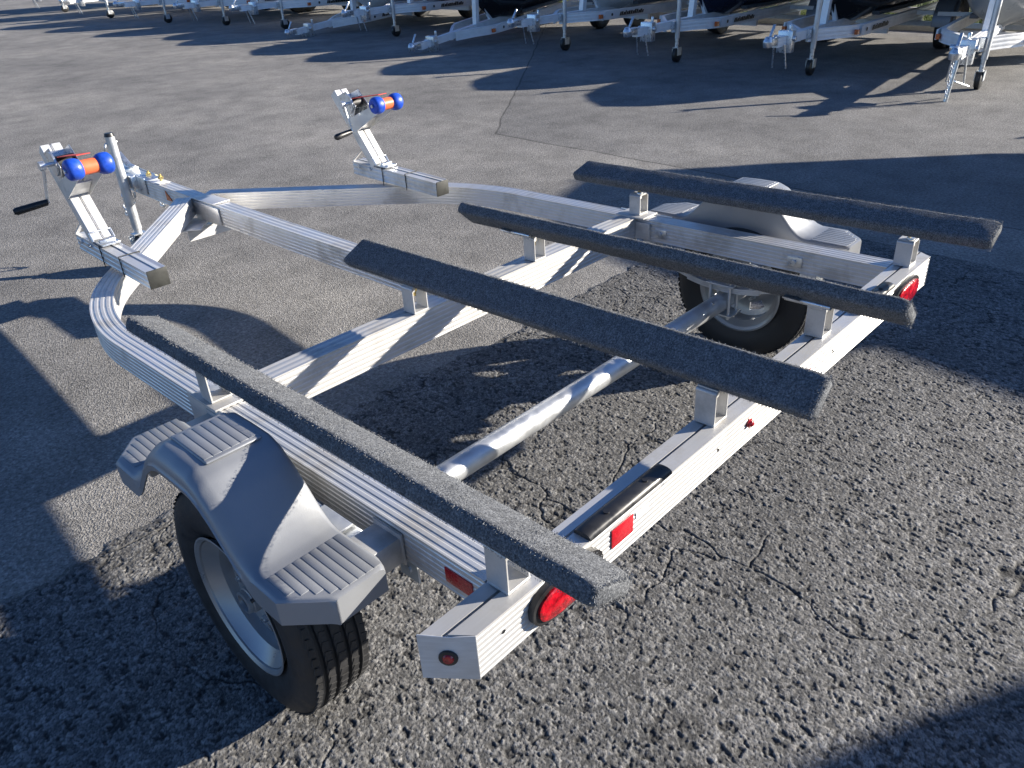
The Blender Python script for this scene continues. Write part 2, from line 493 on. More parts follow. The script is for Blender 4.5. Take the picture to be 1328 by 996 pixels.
def build_ground():
    g = MB().add([(-600, -600, 0), (600, -600, 0), (600, 600, 0), (-600, 600, 0)], [(0, 1, 2, 3)]).build('ground', 'ground')
    tag(g, 'worn grey asphalt of the sales lot', None, None, 'structure')
    # open-textured asphalt under and behind the trailer, modelled stone by stone
    st = 0.0029
    xs = np.arange(-2.4, 2.8, st); ys = np.arange(-1.10, 1.82, st)
    X, Y = np.meshgrid(xs, ys, indexing='ij')
    nx, ny = X.shape
    wx = X + 0.0045 * (vnoise(X, Y, 0.009, 1) - .5); wy = Y + 0.0045 * (vnoise(X, Y, 0.009, 2) - .5)
    f1, f2, idv = worley(wx, wy, 0.0082, 3)
    b1, b2, idb = worley(wx + 3, wy + 5, 0.0145, 4)
    gap = np.clip((f2 - f1) / 0.30, 0, 1)
    dome = np.clip(1 - f1 / 0.8, 0, 1)
    h = 0.0023 * gap ** 0.7 * (0.25 + 0.75 * idv) + 0.0009 * dome
    # a scatter of larger stones
    bigs = (idb > 0.78)
    bgap = np.clip((b2 - b1) / 0.35, 0, 1)
    h = np.where(bigs & (bgap > .2), np.maximum(h, 0.0031 * bgap ** 0.7 * (0.4 + idb * 0.6)), h)
    # lost stones: crooked little crevices
    hole = np.clip((vnoise(wx * 1.0, wy * 0.7, 0.0145, 5) * 0.6 + vnoise(X, Y, 0.008, 6) * 0.4 - 0.645) / 0.08, 0, 1)
    h -= 0.0026 * hole
    # gentle unevenness of the laid surface
    h += 0.004 * (vnoise(X, Y, 0.45, 19) - .5) + 0.002 * (vnoise(X, Y, 0.12, 20) - .5)
    # cracks wandering through the surface
    cx = X + 0.20 * (vnoise(X, Y, 0.16, 7) - .5) + 0.07 * (vnoise(X, Y, 0.045, 8) - .5)
    cy = Y + 0.20 * (vnoise(X, Y, 0.16, 9) - .5) + 0.07 * (vnoise(X, Y, 0.045, 10) - .5)
    c1, c2, _ = worley(cx, cy, 0.55, 12)
    part = np.clip((vnoise(X, Y, 0.32, 13) - 0.50) / 0.2, 0, 1)
    crack = np.clip(1 - (c2 - c1) / 0.020, 0, 1) * part
    h -= 0.005 * crack
    lum = 0.070 + 0.145 * idv ** 1.3
    lum = np.where(bigs & (bgap > .2), 0.10 + 0.15 * (idb - .78) / .22, lum)
    lum *= (0.28 + 0.72 * np.clip((f2 - f1) / 0.20, 0, 1))
    lum *= (1 - 0.65 * hole) * (1 - 0.85 * crack)
    lum *= 0.80 + 0.2 * vnoise(X, Y, 0.3, 14) + 0.2 * vnoise(X, Y, 0.09, 21)
    # old oil drips
    for (ox, oy, orad) in ((-0.69, -0.10, .030), (-0.62, -0.15, .034), (-0.70, -0.21, .022), (-0.60, 0.02, .016), (-0.83, -0.18, .014), (-0.28, 0.06, .012), (-0.76, -0.26, .016)):
        dd = np.hypot(X - ox, Y - oy) + 0.012 * (vnoise(X, Y, 0.02, 22) - .5)
        lum *= 1 - 0.42 * np.clip((orad - dd) / 0.008, 0, 1)
    # the ragged edge where the older smooth asphalt takes over
    edge = 1.60 + 0.10 * (vnoise(X, Y, 0.5, 15) - .5) * 2 + 0.05 * (vnoise(X, Y, 0.06, 16) - .5)
    m = np.clip((edge - Y) / 0.05, 0, 1)
    sm = 0.006 + 0.0 * X
    border = np.clip(np.minimum.reduce([(X - xs[0]), (xs[-1] - X), (Y - ys[0])]) / 0.25, 0, 1)
    Z = 0.008 + (h - 0.003) * (0.35 + 0.65 * border)
    dip = np.clip(1 - np.abs(edge - Y - 0.01) / 0.012, 0, 1)
    Z = Z * m + (-0.004) * (1 - m)
    Z -= 0.004 * dip * (vnoise(X, Y, 0.2, 18) > 0.45)
    lum *= 1 - 0.55 * dip * (vnoise(X, Y, 0.2, 18) > 0.45)
    tint = vnoise(X + idv * 7, Y, 0.011, 17)
    C = np.empty((nx, ny, 4), np.float32)
    C[..., 0] = lum * (1.02 + 0.05 * (tint - .5)); C[..., 1] = lum * 1.0; C[..., 2] = lum * (0.965 - 0.05 * (tint - .5)); C[..., 3] = 1
    V = np.stack([X, Y, Z], -1).reshape(-1, 3)
    idx = np.arange(nx * ny).reshape(nx, ny)
    F = np.stack([idx[:-1, :-1], idx[1:, :-1], idx[1:, 1:], idx[:-1, 1:]], -1).reshape(-1, 4)
    # keep the part the lens sees, with a wide margin for a step to the side
    Rm = np.array(CAM_ROT).T
    Q = (V - np.array(CAM_LOC)) @ Rm.T
    u = Q[:, 0] / np.maximum(-Q[:, 2], 1e-3) * 998 / 664; w_ = Q[:, 1] / np.maximum(-Q[:, 2], 1e-3) * 998 / 498
    seen = ((np.abs(u) < 1.22) & (np.abs(w_) < 1.25)).reshape(nx, ny)
    keep = ((m[:-1, :-1] > 0) & seen[:-1, :-1]).reshape(-1)
    F = F[keep]
    o = grid_mesh('coarse_pavement', V, F, 'coarse', C.reshape(-1, 4))
    tag(o, 'open textured dark asphalt with exposed stones below the trailer', None, None, 'structure')
build_ground()

# ------------------------------------------------------------------ the double watercraft trailer
PITCH = R(2.0)                                   # it stands nose-down on its jack
TR = empty('watercraft_trailer')
tag(TR, 'empty aluminium double watercraft trailer with four carpeted bunks and grey fenders', 'trailer')
rotm = Matrix.Rotation(-PITCH, 3, 'X')
TR.rotation_euler = (-PITCH, 0, 0)
TR.location = Vector((0, 0.69, 0)) - rotm @ Vector((0, 0.69, 0))
def ground_t(y): return math.tan(PITCH) * (y - 0.69)

def build_frame():
    # rear beam with slotted top and mitred ends
    sec = ribbed(0.079, 0.105, top=0, side=8, d=0.0012, slot=(-0.004, 0.0045, 0.010))
    mb = MB()
    # profile across axis: +w/2 = rear face (y = 0), -w/2 = front face (y = .079)
    n = len(sec); v = []
    for sx in (-1, 1):
        for (a, b) in sec:
            y = 0.0395 - a
            v.append((sx * (1.108 + 0.062 * y / 0.079), y, 0.58 + b))
    f = [(i, (i + 1) % n, n + (i + 1) % n, n + i) for i in range(n)] + [tuple(range(n)), tuple(range(n, 2 * n))]
    beam = mb.add(v, f).build('rear_beam', 'alu_x', TR, smooth=25)
    for sx in (-1, 1):
        cap = MB()
        pts = [(-0.001, 0.474), (0.080, 0.474), (0.080, 0.581), (0.043, 0.577), (0.033, 0.577), (-0.001, 0.581)]
        vv = []
        for off in (0.0008, 0.0038):
            for (y, z) in pts: vv.append((sx * (1.108 + 0.062 * y / 0.079 + off), y, z))
        k = len(pts)
        cap.add(vv, [tuple(range(k)), tuple(range(k, 2 * k))] + [(i, (i + 1) % k, k + (i + 1) % k, k + i) for i in range(k)])
        c = cap.build('end_cap', 'cap', beam, bevel=0.0008, segs=1)
        # marker lamp in the end cap
        cen = Vector((sx * (1.108 + 0.031 + 0.004), 0.0395, 0.528))
        nrm = Vector((sx * 0.79, -0.62, 0)).normalized()
        MB().tube(cen - nrm * 0.004, cen + nrm * 0.004, 0.0175, 20).build('grommet', 'rubber', beam, bevel=0.002)
        MB().tube(cen, cen + nrm * 0.007, 0.0125, 20, 0.009).build('marker_lamp', 'red', beam)
        # oval tail lamp
        def oval(rx, rz, y0, y1, inset=0.0):
            mb = MB(); k = 36; v = []
            for yy, s_ in ((y0, 1.0), (y1, 1.0), (y1 - inset, 0.86 if inset else 0.9)):
                for i in range(k):
                    a = 2 * math.pi * i / k
                    ex = 0.62
                    cxx = math.copysign(abs(math.cos(a)) ** ex, math.cos(a)); czz = math.copysign(abs(math.sin(a)) ** 0.8, math.sin(a))
                    v.append((sx * 0.878 + rx * s_ * cxx, yy, 0.527 + rz * s_ * czz))
            f = []
            for j in range(2):
                for i in range(k): f.append((j * k + i, j * k + (i + 1) % k, (j + 1) * k + (i + 1) % k, (j + 1) * k + i))
            f.append(tuple(range(2 * k, 3 * k)))
            return mb.add(v, f)
        oval(0.104, 0.046, -0.0005, -0.014).build('lamp_grommet', 'rubber', beam, smooth=50)
        oval(0.091, 0.036, -0.012, -0.019, 0.004).build('tail_lamp', 'red', beam, smooth=50)
        MB().box((sx * 0.694 - 0.037, -0.0035, 0.512), (sx * 0.694 + 0.037, -0.0006, 0.560)).build('reflector', 'reflector', beam, bevel=0.0014)
        # rubber step pad lying on the rear edge of the top
        pad = MB(); k = 9
        x0, x1 = (-0.80, -0.515) if sx < 0 else (0.505, 0.775)
        v = []
        for x in (x0, x0 + 0.012, x1 - 0.012, x1):
            for i in range(k):
                a = math.pi * i / (k - 1)
                e = 0.75 if x in (x0, x1) else 1.0
                v.append((x, 0.018 + 0.0215 * math.cos(a), 0.5805 + 0.016 * e * math.sin(a) ** 0.7))
        f = [(j * k + i, j * k + i + 1, (j + 1) * k + i + 1, (j + 1) * k + i) for j in range(3) for i in range(k - 1)]
        f += [(j * k, j * k + k - 1, (j + 1) * k + k - 1, (j + 1) * k) for j in range(3)]
        f += [tuple(range(k)), tuple(range(3 * k, 4 * k))]
        pd = pad.add(v, f).build('step_pad', 'rubber', TR, smooth=40)
        for xx in (x0 + 0.075, x1 - 0.075):
            MB().tube((xx, 0.016, 0.5955), (xx, 0.016, 0.5985), 0.0065, 12).build('screw_head', 'black', pd)
    for x in (-0.164, 0.0, 0.164):
        l = MB().lathe([(0.0, 0.0), (0.0, 0.0125), (-0.004, 0.0125), (-0.004, 0.009), (-0.010, 0.0075), (-0.013, 0.004), (-0.0135, 0.0)], (x, -0.0004, 0.534), 'y', 16)
        l.build('marker_lamp', 'red', beam)
    for x, z in ((-1.045, 0.537), (-0.31, 0.53), (0.33, 0.53)):
        MB().tube((x, -0.0006, z), (x, 0.004, z), 0.0045, 10).build('drain_hole', 'black', beam)
    MB().box((-0.645, -0.0016, 0.535), (-0.60, -0.0006, 0.551)).build('sticker', 'sticker', beam)
    # side rails: straight, then bent in to the tongue
    for sx in (-1, 1):
        pts = []
        for y in (0.0805, 0.6, 1.2, 1.72): pts.append((0.969, y, 0.58))
        # bend: centre so that the rail turns through 40.5 degrees
        Rr, ang = 0.95, R(40.5)
        y0 = 2.099 - Rr * math.tan(ang / 2)
        for i in range(0, 15):
            a = ang * i / 14
            pts.append((0.969 - Rr * (1 - math.cos(a)), y0 + Rr * math.sin(a), 0.58 + 0.012 * i / 14))
        ex, ey, _ = pts[-1]
        d = Vector((-math.sin(ang), math.cos(ang)))
        s_end = (ex - 0.062) / math.sin(ang)
        pts.append((ex + d.x * s_end, ey + d.y * s_end, 0.604))
        pts = [(sx * x, y, z) for x, y, z in pts]
        rail = MB().sweep(ribbed(0.078, 0.086, top=4, side=6, d=0.0014), pts).build('side_rail', 'alu', TR, smooth=25)
        MB().box((sx * 1.0085 - 0.0022, 0.115, 0.515), (sx * 1.0085 + 0.0022, 0.192, 0.552)).build('reflector', 'reflector', rail, bevel=0.0015)
        # splice plate on the outer face
        MB().box((sx * 1.0095 - 0.0025, 0.98, 0.49), (sx * 1.0095 + 0.0025, 1.24, 0.584)).build('splice_plate', 'alu', rail, bevel=0.001)
    for sx in (-1, 1):
        for yy in (0.40, 0.98):
            c_ = MB().box((sx * 0.9275 - 0.003, yy - 0.028, 0.515), (sx * 0.9275 + 0.003, yy + 0.028, 0.552)).build('clip_plate', 'zinc', TR, bevel=0.001)
            MB().tube((sx * 0.9245, yy, 0.534), (sx * 0.9155, yy, 0.534), 0.009, 6).build('bolt', 'zinc', c_)
    # middle crossmember, resting level between the rails
    sec = ribbed(0.080, 0.112, top=3, side=7, d=0.0016)
    pts = []
    for x in np.linspace(-0.9285, 0.9285, 25):
        e = max(0.0, (abs(x) - 0.70) / 0.23)
        pts.append((x, 1.140, 0.586 - 0.004 * e))
    cm = MB().sweep(sec, pts).build('crossmember', 'alu_x', TR, smooth=25)
    for sx in (-1, 1):
        MB().box((sx * 0.968 - 0.052, 1.06, 0.5805), (sx * 0.968 + 0.052, 1.20, 0.5875)).build('saddle_plate', 'alu_x', cm, bevel=0.0012)
        MB().box((sx * 0.9215 - 0.0065, 1.03, 0.50), (sx * 0.9215 + 0.0065, 1.0985, 0.57)).build('clip_angle', 'alu', cm, bevel=0.001)
    # tongue, rising a little towards the coupler
    t = MB().sweep(ribbed(0.076, 0.095, top=3, side=6, d=0.0012), [(0, 1.181, 0.574), (0, 2.4, 0.589), (0, 3.2, 0.605), (0, 3.92, 0.628)]).build('tongue', 'alu', TR, smooth=25)
    # gussets and clamp plates where the rails meet the tongue
    for sx in (-1, 1):
        MB().bar((sx * 0.03, 3.10, 0.500), (sx * 0.17, 2.94, 0.500), 0.10, 0.006).build('gusset_plate', 'alu', t, bevel=0.001)
        g = MB().add([(sx * 0.041, 3.13, 0.595), (sx * 0.041, 2.86, 0.588), (sx * 0.041, 2.86, 0.505), (sx * 0.041, 3.10, 0.50),
                      (sx * 0.047, 3.13, 0.595), (sx * 0.047, 2.86, 0.588), (sx * 0.047, 2.86, 0.505), (sx * 0.047, 3.10, 0.50)],
                     [(0, 1, 2, 3), (7, 6, 5, 4), (0, 4, 5, 1), (1, 5, 6, 2), (2, 6, 7, 3), (3, 7, 4, 0)])
        g.build('side_plate', 'alu', t, bevel=0.001)
    MB().add([(-0.15, 3.02, 0.47), (0.15, 3.02, 0.47), (0.05, 3.26, 0.44), (-0.05, 3.26, 0.44),
              (-0.15, 3.02, 0.476), (0.15, 3.02, 0.476), (0.05, 3.26, 0.446), (-0.05, 3.26, 0.446)],
             [(3, 2, 1, 0), (4, 5, 6, 7), (0, 1, 5, 4), (1, 2, 6, 5), (2, 3, 7, 6), (3, 0, 4, 7)]).build('under_plate', 'cap', t, bevel=0.001)
    MB().bar((-0.15, 3.022, 0.452), (0.15, 3.022, 0.452), 0.004, 0.055).build('under_flange', 'cap', t)
    MB().box((-0.046, 2.90, 0.6015), (0.046, 3.12, 0.6065)).build('top_plate', 'alu', t, bevel=0.001)
    # small amber side marker
    for sx in (-1, 1):
        MB().add([(sx * 0.0385, 3.43, 0.595), (sx * 0.0385, 3.37, 0.548), (sx * 0.0385, 3.43, 0.545), (sx * 0.0425, 3.43, 0.595), (sx * 0.0425, 3.37, 0.548), (sx * 0.0425, 3.43, 0.545)],
                 [(0, 1, 2), (5, 4, 3), (0, 3, 4, 1), (1, 4, 5, 2), (2, 5, 3, 0)]).build('side_marker', 'amber', t)
    MB().box((-0.03, 3.50, 0.6165), (0.03, 3.62, 0.6185)).build('sticker', 'sticker', t)
    # coupler
    c = MB()
    c.bar((0, 3.62, 0.622), (0, 3.90, 0.632), 0.09, 0.006)
    c.bar((-0.043, 3.66, 0.585), (-0.043, 3.98, 0.598), 0.006, 0.09)
    c.bar((0.043, 3.66, 0.585), (0.043, 3.98, 0.598), 0.006, 0.09)
    c.bar((0, 3.90, 0.636), (0, 4.02, 0.640), 0.075, 0.03)
    c.lathe([(-0.045, 0.0), (-0.045, 0.030), (0.0, 0.042), (0.03, 0.040), (0.045, 0.025), (0.05, 0.0)], (0, 4.06, 0.61), 'z', 20)
    cp = c.build('coupler', 'zinc', TR, bevel=0.003)
    MB().bar((0, 3.93, 0.665), (0, 4.03, 0.72), 0.03, 0.012).bar((0, 3.86, 0.66), (0, 3.95, 0.668), 0.024, 0.01).build('latch', 'zinc', cp, bevel=0.002)
    for y in (3.57, 3.72):
        MB().tube((0.012, y, 0.615), (0.012, y, 0.655), 0.007, 10).tube((0.012, y, 0.628), (0.012, y, 0.642), 0.014, 6).build('bolt', 'brass', cp)
    # safety chains: separate links joined as one hanging chain on each side
    for sx in (-1, 1):
        ch = MB()
        p = Vector((sx * 0.055, 3.78, 0.57)); 
        for i in range(15):
            a = i / 14
            q = Vector((sx * (0.055 + 0.05 * math.sin(a * 3.1)), 3.78 + 0.17 * a, 0.56 - 0.16 * math.sin(a * math.pi) + 0.02 * a))
            k = 10; ring = []
            tang = Vector((0, 0.17, -0.16 * math.pi * math.cos(a * math.pi))).normalized()
            nn = tang.cross(Vector((1, 0, 0))).normalized() if i % 2 else Vector((1, 0, 0))
            for j in range(k + 1):
                b = 2 * math.pi * j / k
                ring.append(q + tang * (0.016 * math.cos(b)) + nn * (0.010 * math.sin(b)))
            ch.path(ring, 0.0035, 5)
        ch.build('safety_chain', 'zinc', cp)
    # swivel jack on the left of the tongue
    jx, jy = -0.10, 3.81
    gz = ground_t(jy)
    j = MB()
    j.tube((jx, jy, 0.34), (jx, jy, 0.85), 0.0255, 20)
    jk = j.build('tongue_jack', 'galv', TR, smooth=40)
    MB().tube((jx, jy, 0.85), (jx, jy, 0.868), 0.027, 20, 0.022).build('top_cap', 'black', jk)
    MB().tube((jx, jy, gz + 0.10), (jx, jy, 0.345), 0.0205, 18).build('inner_tube', 'galv', jk)
    MB().bar((jx + 0.028, jy, 0.60), (-0.039, jy, 0.60), 0.10, 0.07).build('jack_bracket', 'zinc', jk, bevel=0.003)
    MB().tube((jx - 0.03, jy, 0.815), (jx + 0.035, jy + 0.02, 0.815), 0.007, 10).path([(jx - 0.03, jy, 0.815), (jx - 0.045, jy - 0.015, 0.80), (jx - 0.05, jy + 0.0, 0.77)], 0.006, 8).build('crank', 'zinc', jk)
    MB().tube((jx - 0.005, jy, 0.70), (jx - 0.06, jy - 0.02, 0.72), 0.006, 8).tube((jx, jy + 0.03, 0.70), (jx + 0.0, jy + 0.05, 0.70), 0.010, 8).build('swivel_pin', 'zinc', jk)
    MB().lathe([(-0.026, 0.0), (-0.03, 0.055), (-0.03, 0.088), (-0.02, 0.098), (0.02, 0.098), (0.03, 0.088), (0.03, 0.055), (0.026, 0.0)], (jx, jy - 0.02, gz + 0.0985), 'x', 28).build('jack_wheel', 'black', jk)
    MB().bar((jx - 0.036, jy, gz + 0.20), (jx - 0.036, jy - 0.02, gz + 0.09), 0.004, 0.05, (1, 0, 0)).bar((jx + 0.036, jy, gz + 0.20), (jx + 0.036, jy - 0.02, gz + 0.09), 0.004, 0.05, (1, 0, 0)).box((jx - 0.038, jy - 0.025, gz + 0.20), (jx + 0.038, jy + 0.025, gz + 0.206)).build('caster_fork', 'zinc', jk)
build_frame()

def bunk_section(x, z, t, sx):
    """corner A = upper outer edge of the wide face; the board falls away from it at tilt t towards sx"""
    w, th = 0.1026, 0.0425
    u = Vector((sx * math.cos(t), -math.sin(t))); n = Vector((sx * math.sin(t), math.cos(t)))
    A = Vector((x, z))
    return A, u, n, w, th

def build_bunk(x, z, tdeg, sx, y0, y1, cut):
    A, u, n, w, th = bunk_section(x, z, R(tdeg), sx)
    rad = 0.0115
    prof = []
    # rounded rectangle outline in (u, n) space
    for (cu, cn, a0) in ((rad, -rad, 90), (w - rad, -rad, 0), (w - rad, -th + rad, -90), (rad, -th + rad, -180)):
        for i in range(5):
            a = R(a0 + 90 - i * 90 / 4)
            prof.append((cu + rad * math.cos(a), cn + rad * math.sin(a)))
    k = len(prof); mb = MB(); v = []
    ys = list(np.linspace(y0, y1, 30))
    rows = []
    for j, y in enumerate(ys):
        sh = 0.0
        if j == 0: rows.append((y - 0.0, 0.62)); rows.append((y + 0.004, 0.80)); rows.append((y + 0.010, 0.93)); rows.append((y + 0.024, 1.0))
        elif j == len(ys) - 1: rows.append((y - 0.014, 1.0)); rows.append((y - 0.005, 0.93)); rows.append((y, 0.78))
        else: rows.append((y, 1.0))
    for (y, s_) in rows:
        for (a, b) in prof:
            a2 = w / 2 + (a - w / 2) * (1 - (1 - s_) * 0.5); b2 = -th / 2 + (b + th / 2) * s_
            wob = 0.0007 * math.sin(y * 31 + a * 60) + 0.0005 * math.sin(y * 73 + b * 200)
            P = A + u * a2 + n * (b2 + wob)
            # the front end is cut on the slant across the wide face
            yy = y
            if y > y1 - 0.25: yy = y + (y - (y1 - 0.25)) / 0.25 * cut * (0.5 - a / w) 
            v.append((P.x, yy, P.y))
    f = []
    nr = len(rows)
    for j in range(nr - 1):
        for i in range(k): f.append((j * k + i, j * k + (i + 1) % k, (j + 1) * k + (i + 1) % k, (j + 1) * k + i))
    f += [tuple(range(k)), tuple(range((nr - 1) * k, nr * k))]
    b = mb.add(v, f).build('bunk', 'carpet', TR, smooth=60)
    # pile: short fibres standing off the carpet
    N = 26000
    per = 2 * (w + th)
    s = rng.random(N) * per
    yy = y0 + rng.random(N) * (y1 - y0)
    aa = np.where(s < w, s, np.where(s < w + th, w, np.where(s < 2 * w + th, 2 * w + th - s, 0)))
    bb = np.where(s < w, 0, np.where(s < w + th, -(s - w), np.where(s < 2 * w + th, -th, -th + (s - 2 * w - th))))
    na = np.where(s < w, 0, np.where(s < w + th, 1, np.where(s < 2 * w + th, 0, -1.0)))
    nb = np.where(s < w, 1, np.where(s < w + th, 0, np.where(s < 2 * w + th, -1.0, 0)))
    endm = rng.random(N) < 0.05
    a3 = np.where(endm, rng.random(N) * w, aa); b3 = np.where(endm, -rng.random(N) * th, bb)
    yy = np.where(endm, y0 + 0.002, yy)
    yc = np.where(yy > y1 - 0.25, yy + (yy - (y1 - 0.25)) / 0.25 * cut * (0.5 - a3 / w), yy)
    ua, un = np.array(u), np.array(n)
    base = np.stack([A.x + ua[0] * a3 + un[0] * b3, yc, A.y + ua[1] * a3 + un[1] * b3], -1)
    nrm = np.stack([ua[0] * na + un[0] * nb, np.zeros(N), ua[1] * na + un[1] * nb], -1)
    nrm[endm] = (0, -1, 0)
    dirv = nrm + rng.normal(0, 0.55, (N, 3))
    dirv /= np.linalg.norm(dirv, axis=1, keepdims=True)
    ln = 0.0016 + 0.0026 * rng.random(N)
    sd = np.cross(dirv, rng.normal(0, 1, (N, 3))); sd /= np.linalg.norm(sd, axis=1, keepdims=True)
    base -= nrm * 0.001
    tip = base + dirv * (ln + 0.001)[:, None]
    V = np.stack([base - sd * 0.0006, base + sd * 0.0006, tip], 1).reshape(-1, 3)
    F = np.arange(3 * N).reshape(N, 3)
    pl = grid_mesh('carpet_pile', V, F, 'pile', smooth=False)
    pl.parent = b
    pl['kind'] = 'stuff'
    return b

BUNKS = [(-1.036, 0.763, 24.2, 1, -0.205, 1.465, -0.03),
         (-0.2335, 0.768, 41.0, -1, -0.205, 1.437, -0.04),
         (0.2335, 0.777, 41.0, 1, -0.205, 1.425, 0.0),
         (1.036, 0.763, 24.2, -1, -0.205, 1.452, -0.02)]
for B in BUNKS: build_bunk(*B)

def build_bracket(x, y, zt, flip, parent, top):
    """short aluminium extrusion that carries a bunk: foot, two walls and a hooked lip, with its swivel bolt"""
    s = flip
    def X(a): return x + s * a
    mb = MB()
    def slab(a0, a1, z0, z1, y0=y - 0.027, y1=y + 0.027):
        lo, hi = sorted((X(a0), X(a1)))
        mb.box((lo, y0, z0), (hi, y1, z1))
    h = top - zt
    slab(-0.030, 0.030, zt + 0.0006, zt + 0.006)
    slab(-0.030, -0.0255, zt + 0.0058, zt + h * 0.78)
    slab(0.0245, 0.029, zt + 0.0058, zt + h * 0.82)
    mb.tube((X(-0.024), y - 0.0272, zt + h * 0.80), (X(-0.024), y + 0.0272, zt + h * 0.80), 0.0075, 12)
    slab(-0.024, 0.016, zt + h * 0.84, zt + h * 0.90)
    b = mb.build('bunk_bracket', 'alu_x', parent, bevel=0.0008, segs=1)
    MB().tube((X(0.0), y, zt + h * 0.5), (X(0.004), y, top + 0.03), 0.0055, 10).tube((X(0.0), y, zt + h * 0.66), (X(0.0), y, zt + h * 0.78), 0.011, 6).build('bolt', 'brass', b)
    MB().lathe([(0, 0), (0, 0.013), (0.004, 0.012), (0.007, 0.0)], (X(-0.004), y - 0.006, zt + h * 0.90 + 0.0005), 'z', 14).build('bolt_head', 'zinc', b)
    return b
for (x, flip, top) in ((-0.978, 1, 0.690), (-0.272, 1, 0.688), (0.316, 1, 0.690), (0.995, 1, 0.680)):
    build_bracket(x, 0.047, 0.58, flip, TR, top)
for (x, flip, top) in ((-0.978, 1, 0.695), (-0.272, 1, 0.690), (0.310, 1, 0.690), (0.975, 1, 0.683)):
    build_bracket(x, 1.125, 0.5875 if abs(x) > 0.5 else 0.5865, flip, TR, top)
# hinged steel clips that hold the boards to the brackets
for (x, z, sx) in ((-1.0, 0.700, 1), (-0.255, 0.700, -1), (0.262, 0.702, 1), (0.99, 0.700, -1)):
    for y in (0.02, 1.12):
        MB().tube((x - 0.0, y - 0.02, z - 0.012), (x, y + 0.11, z - 0.012), 0.008, 12).bar((x, y + 0.06, z - 0.006), (x, y + 0.11, z - 0.004), 0.045, 0.004).build('bunk_hinge', 'zinc', TR)

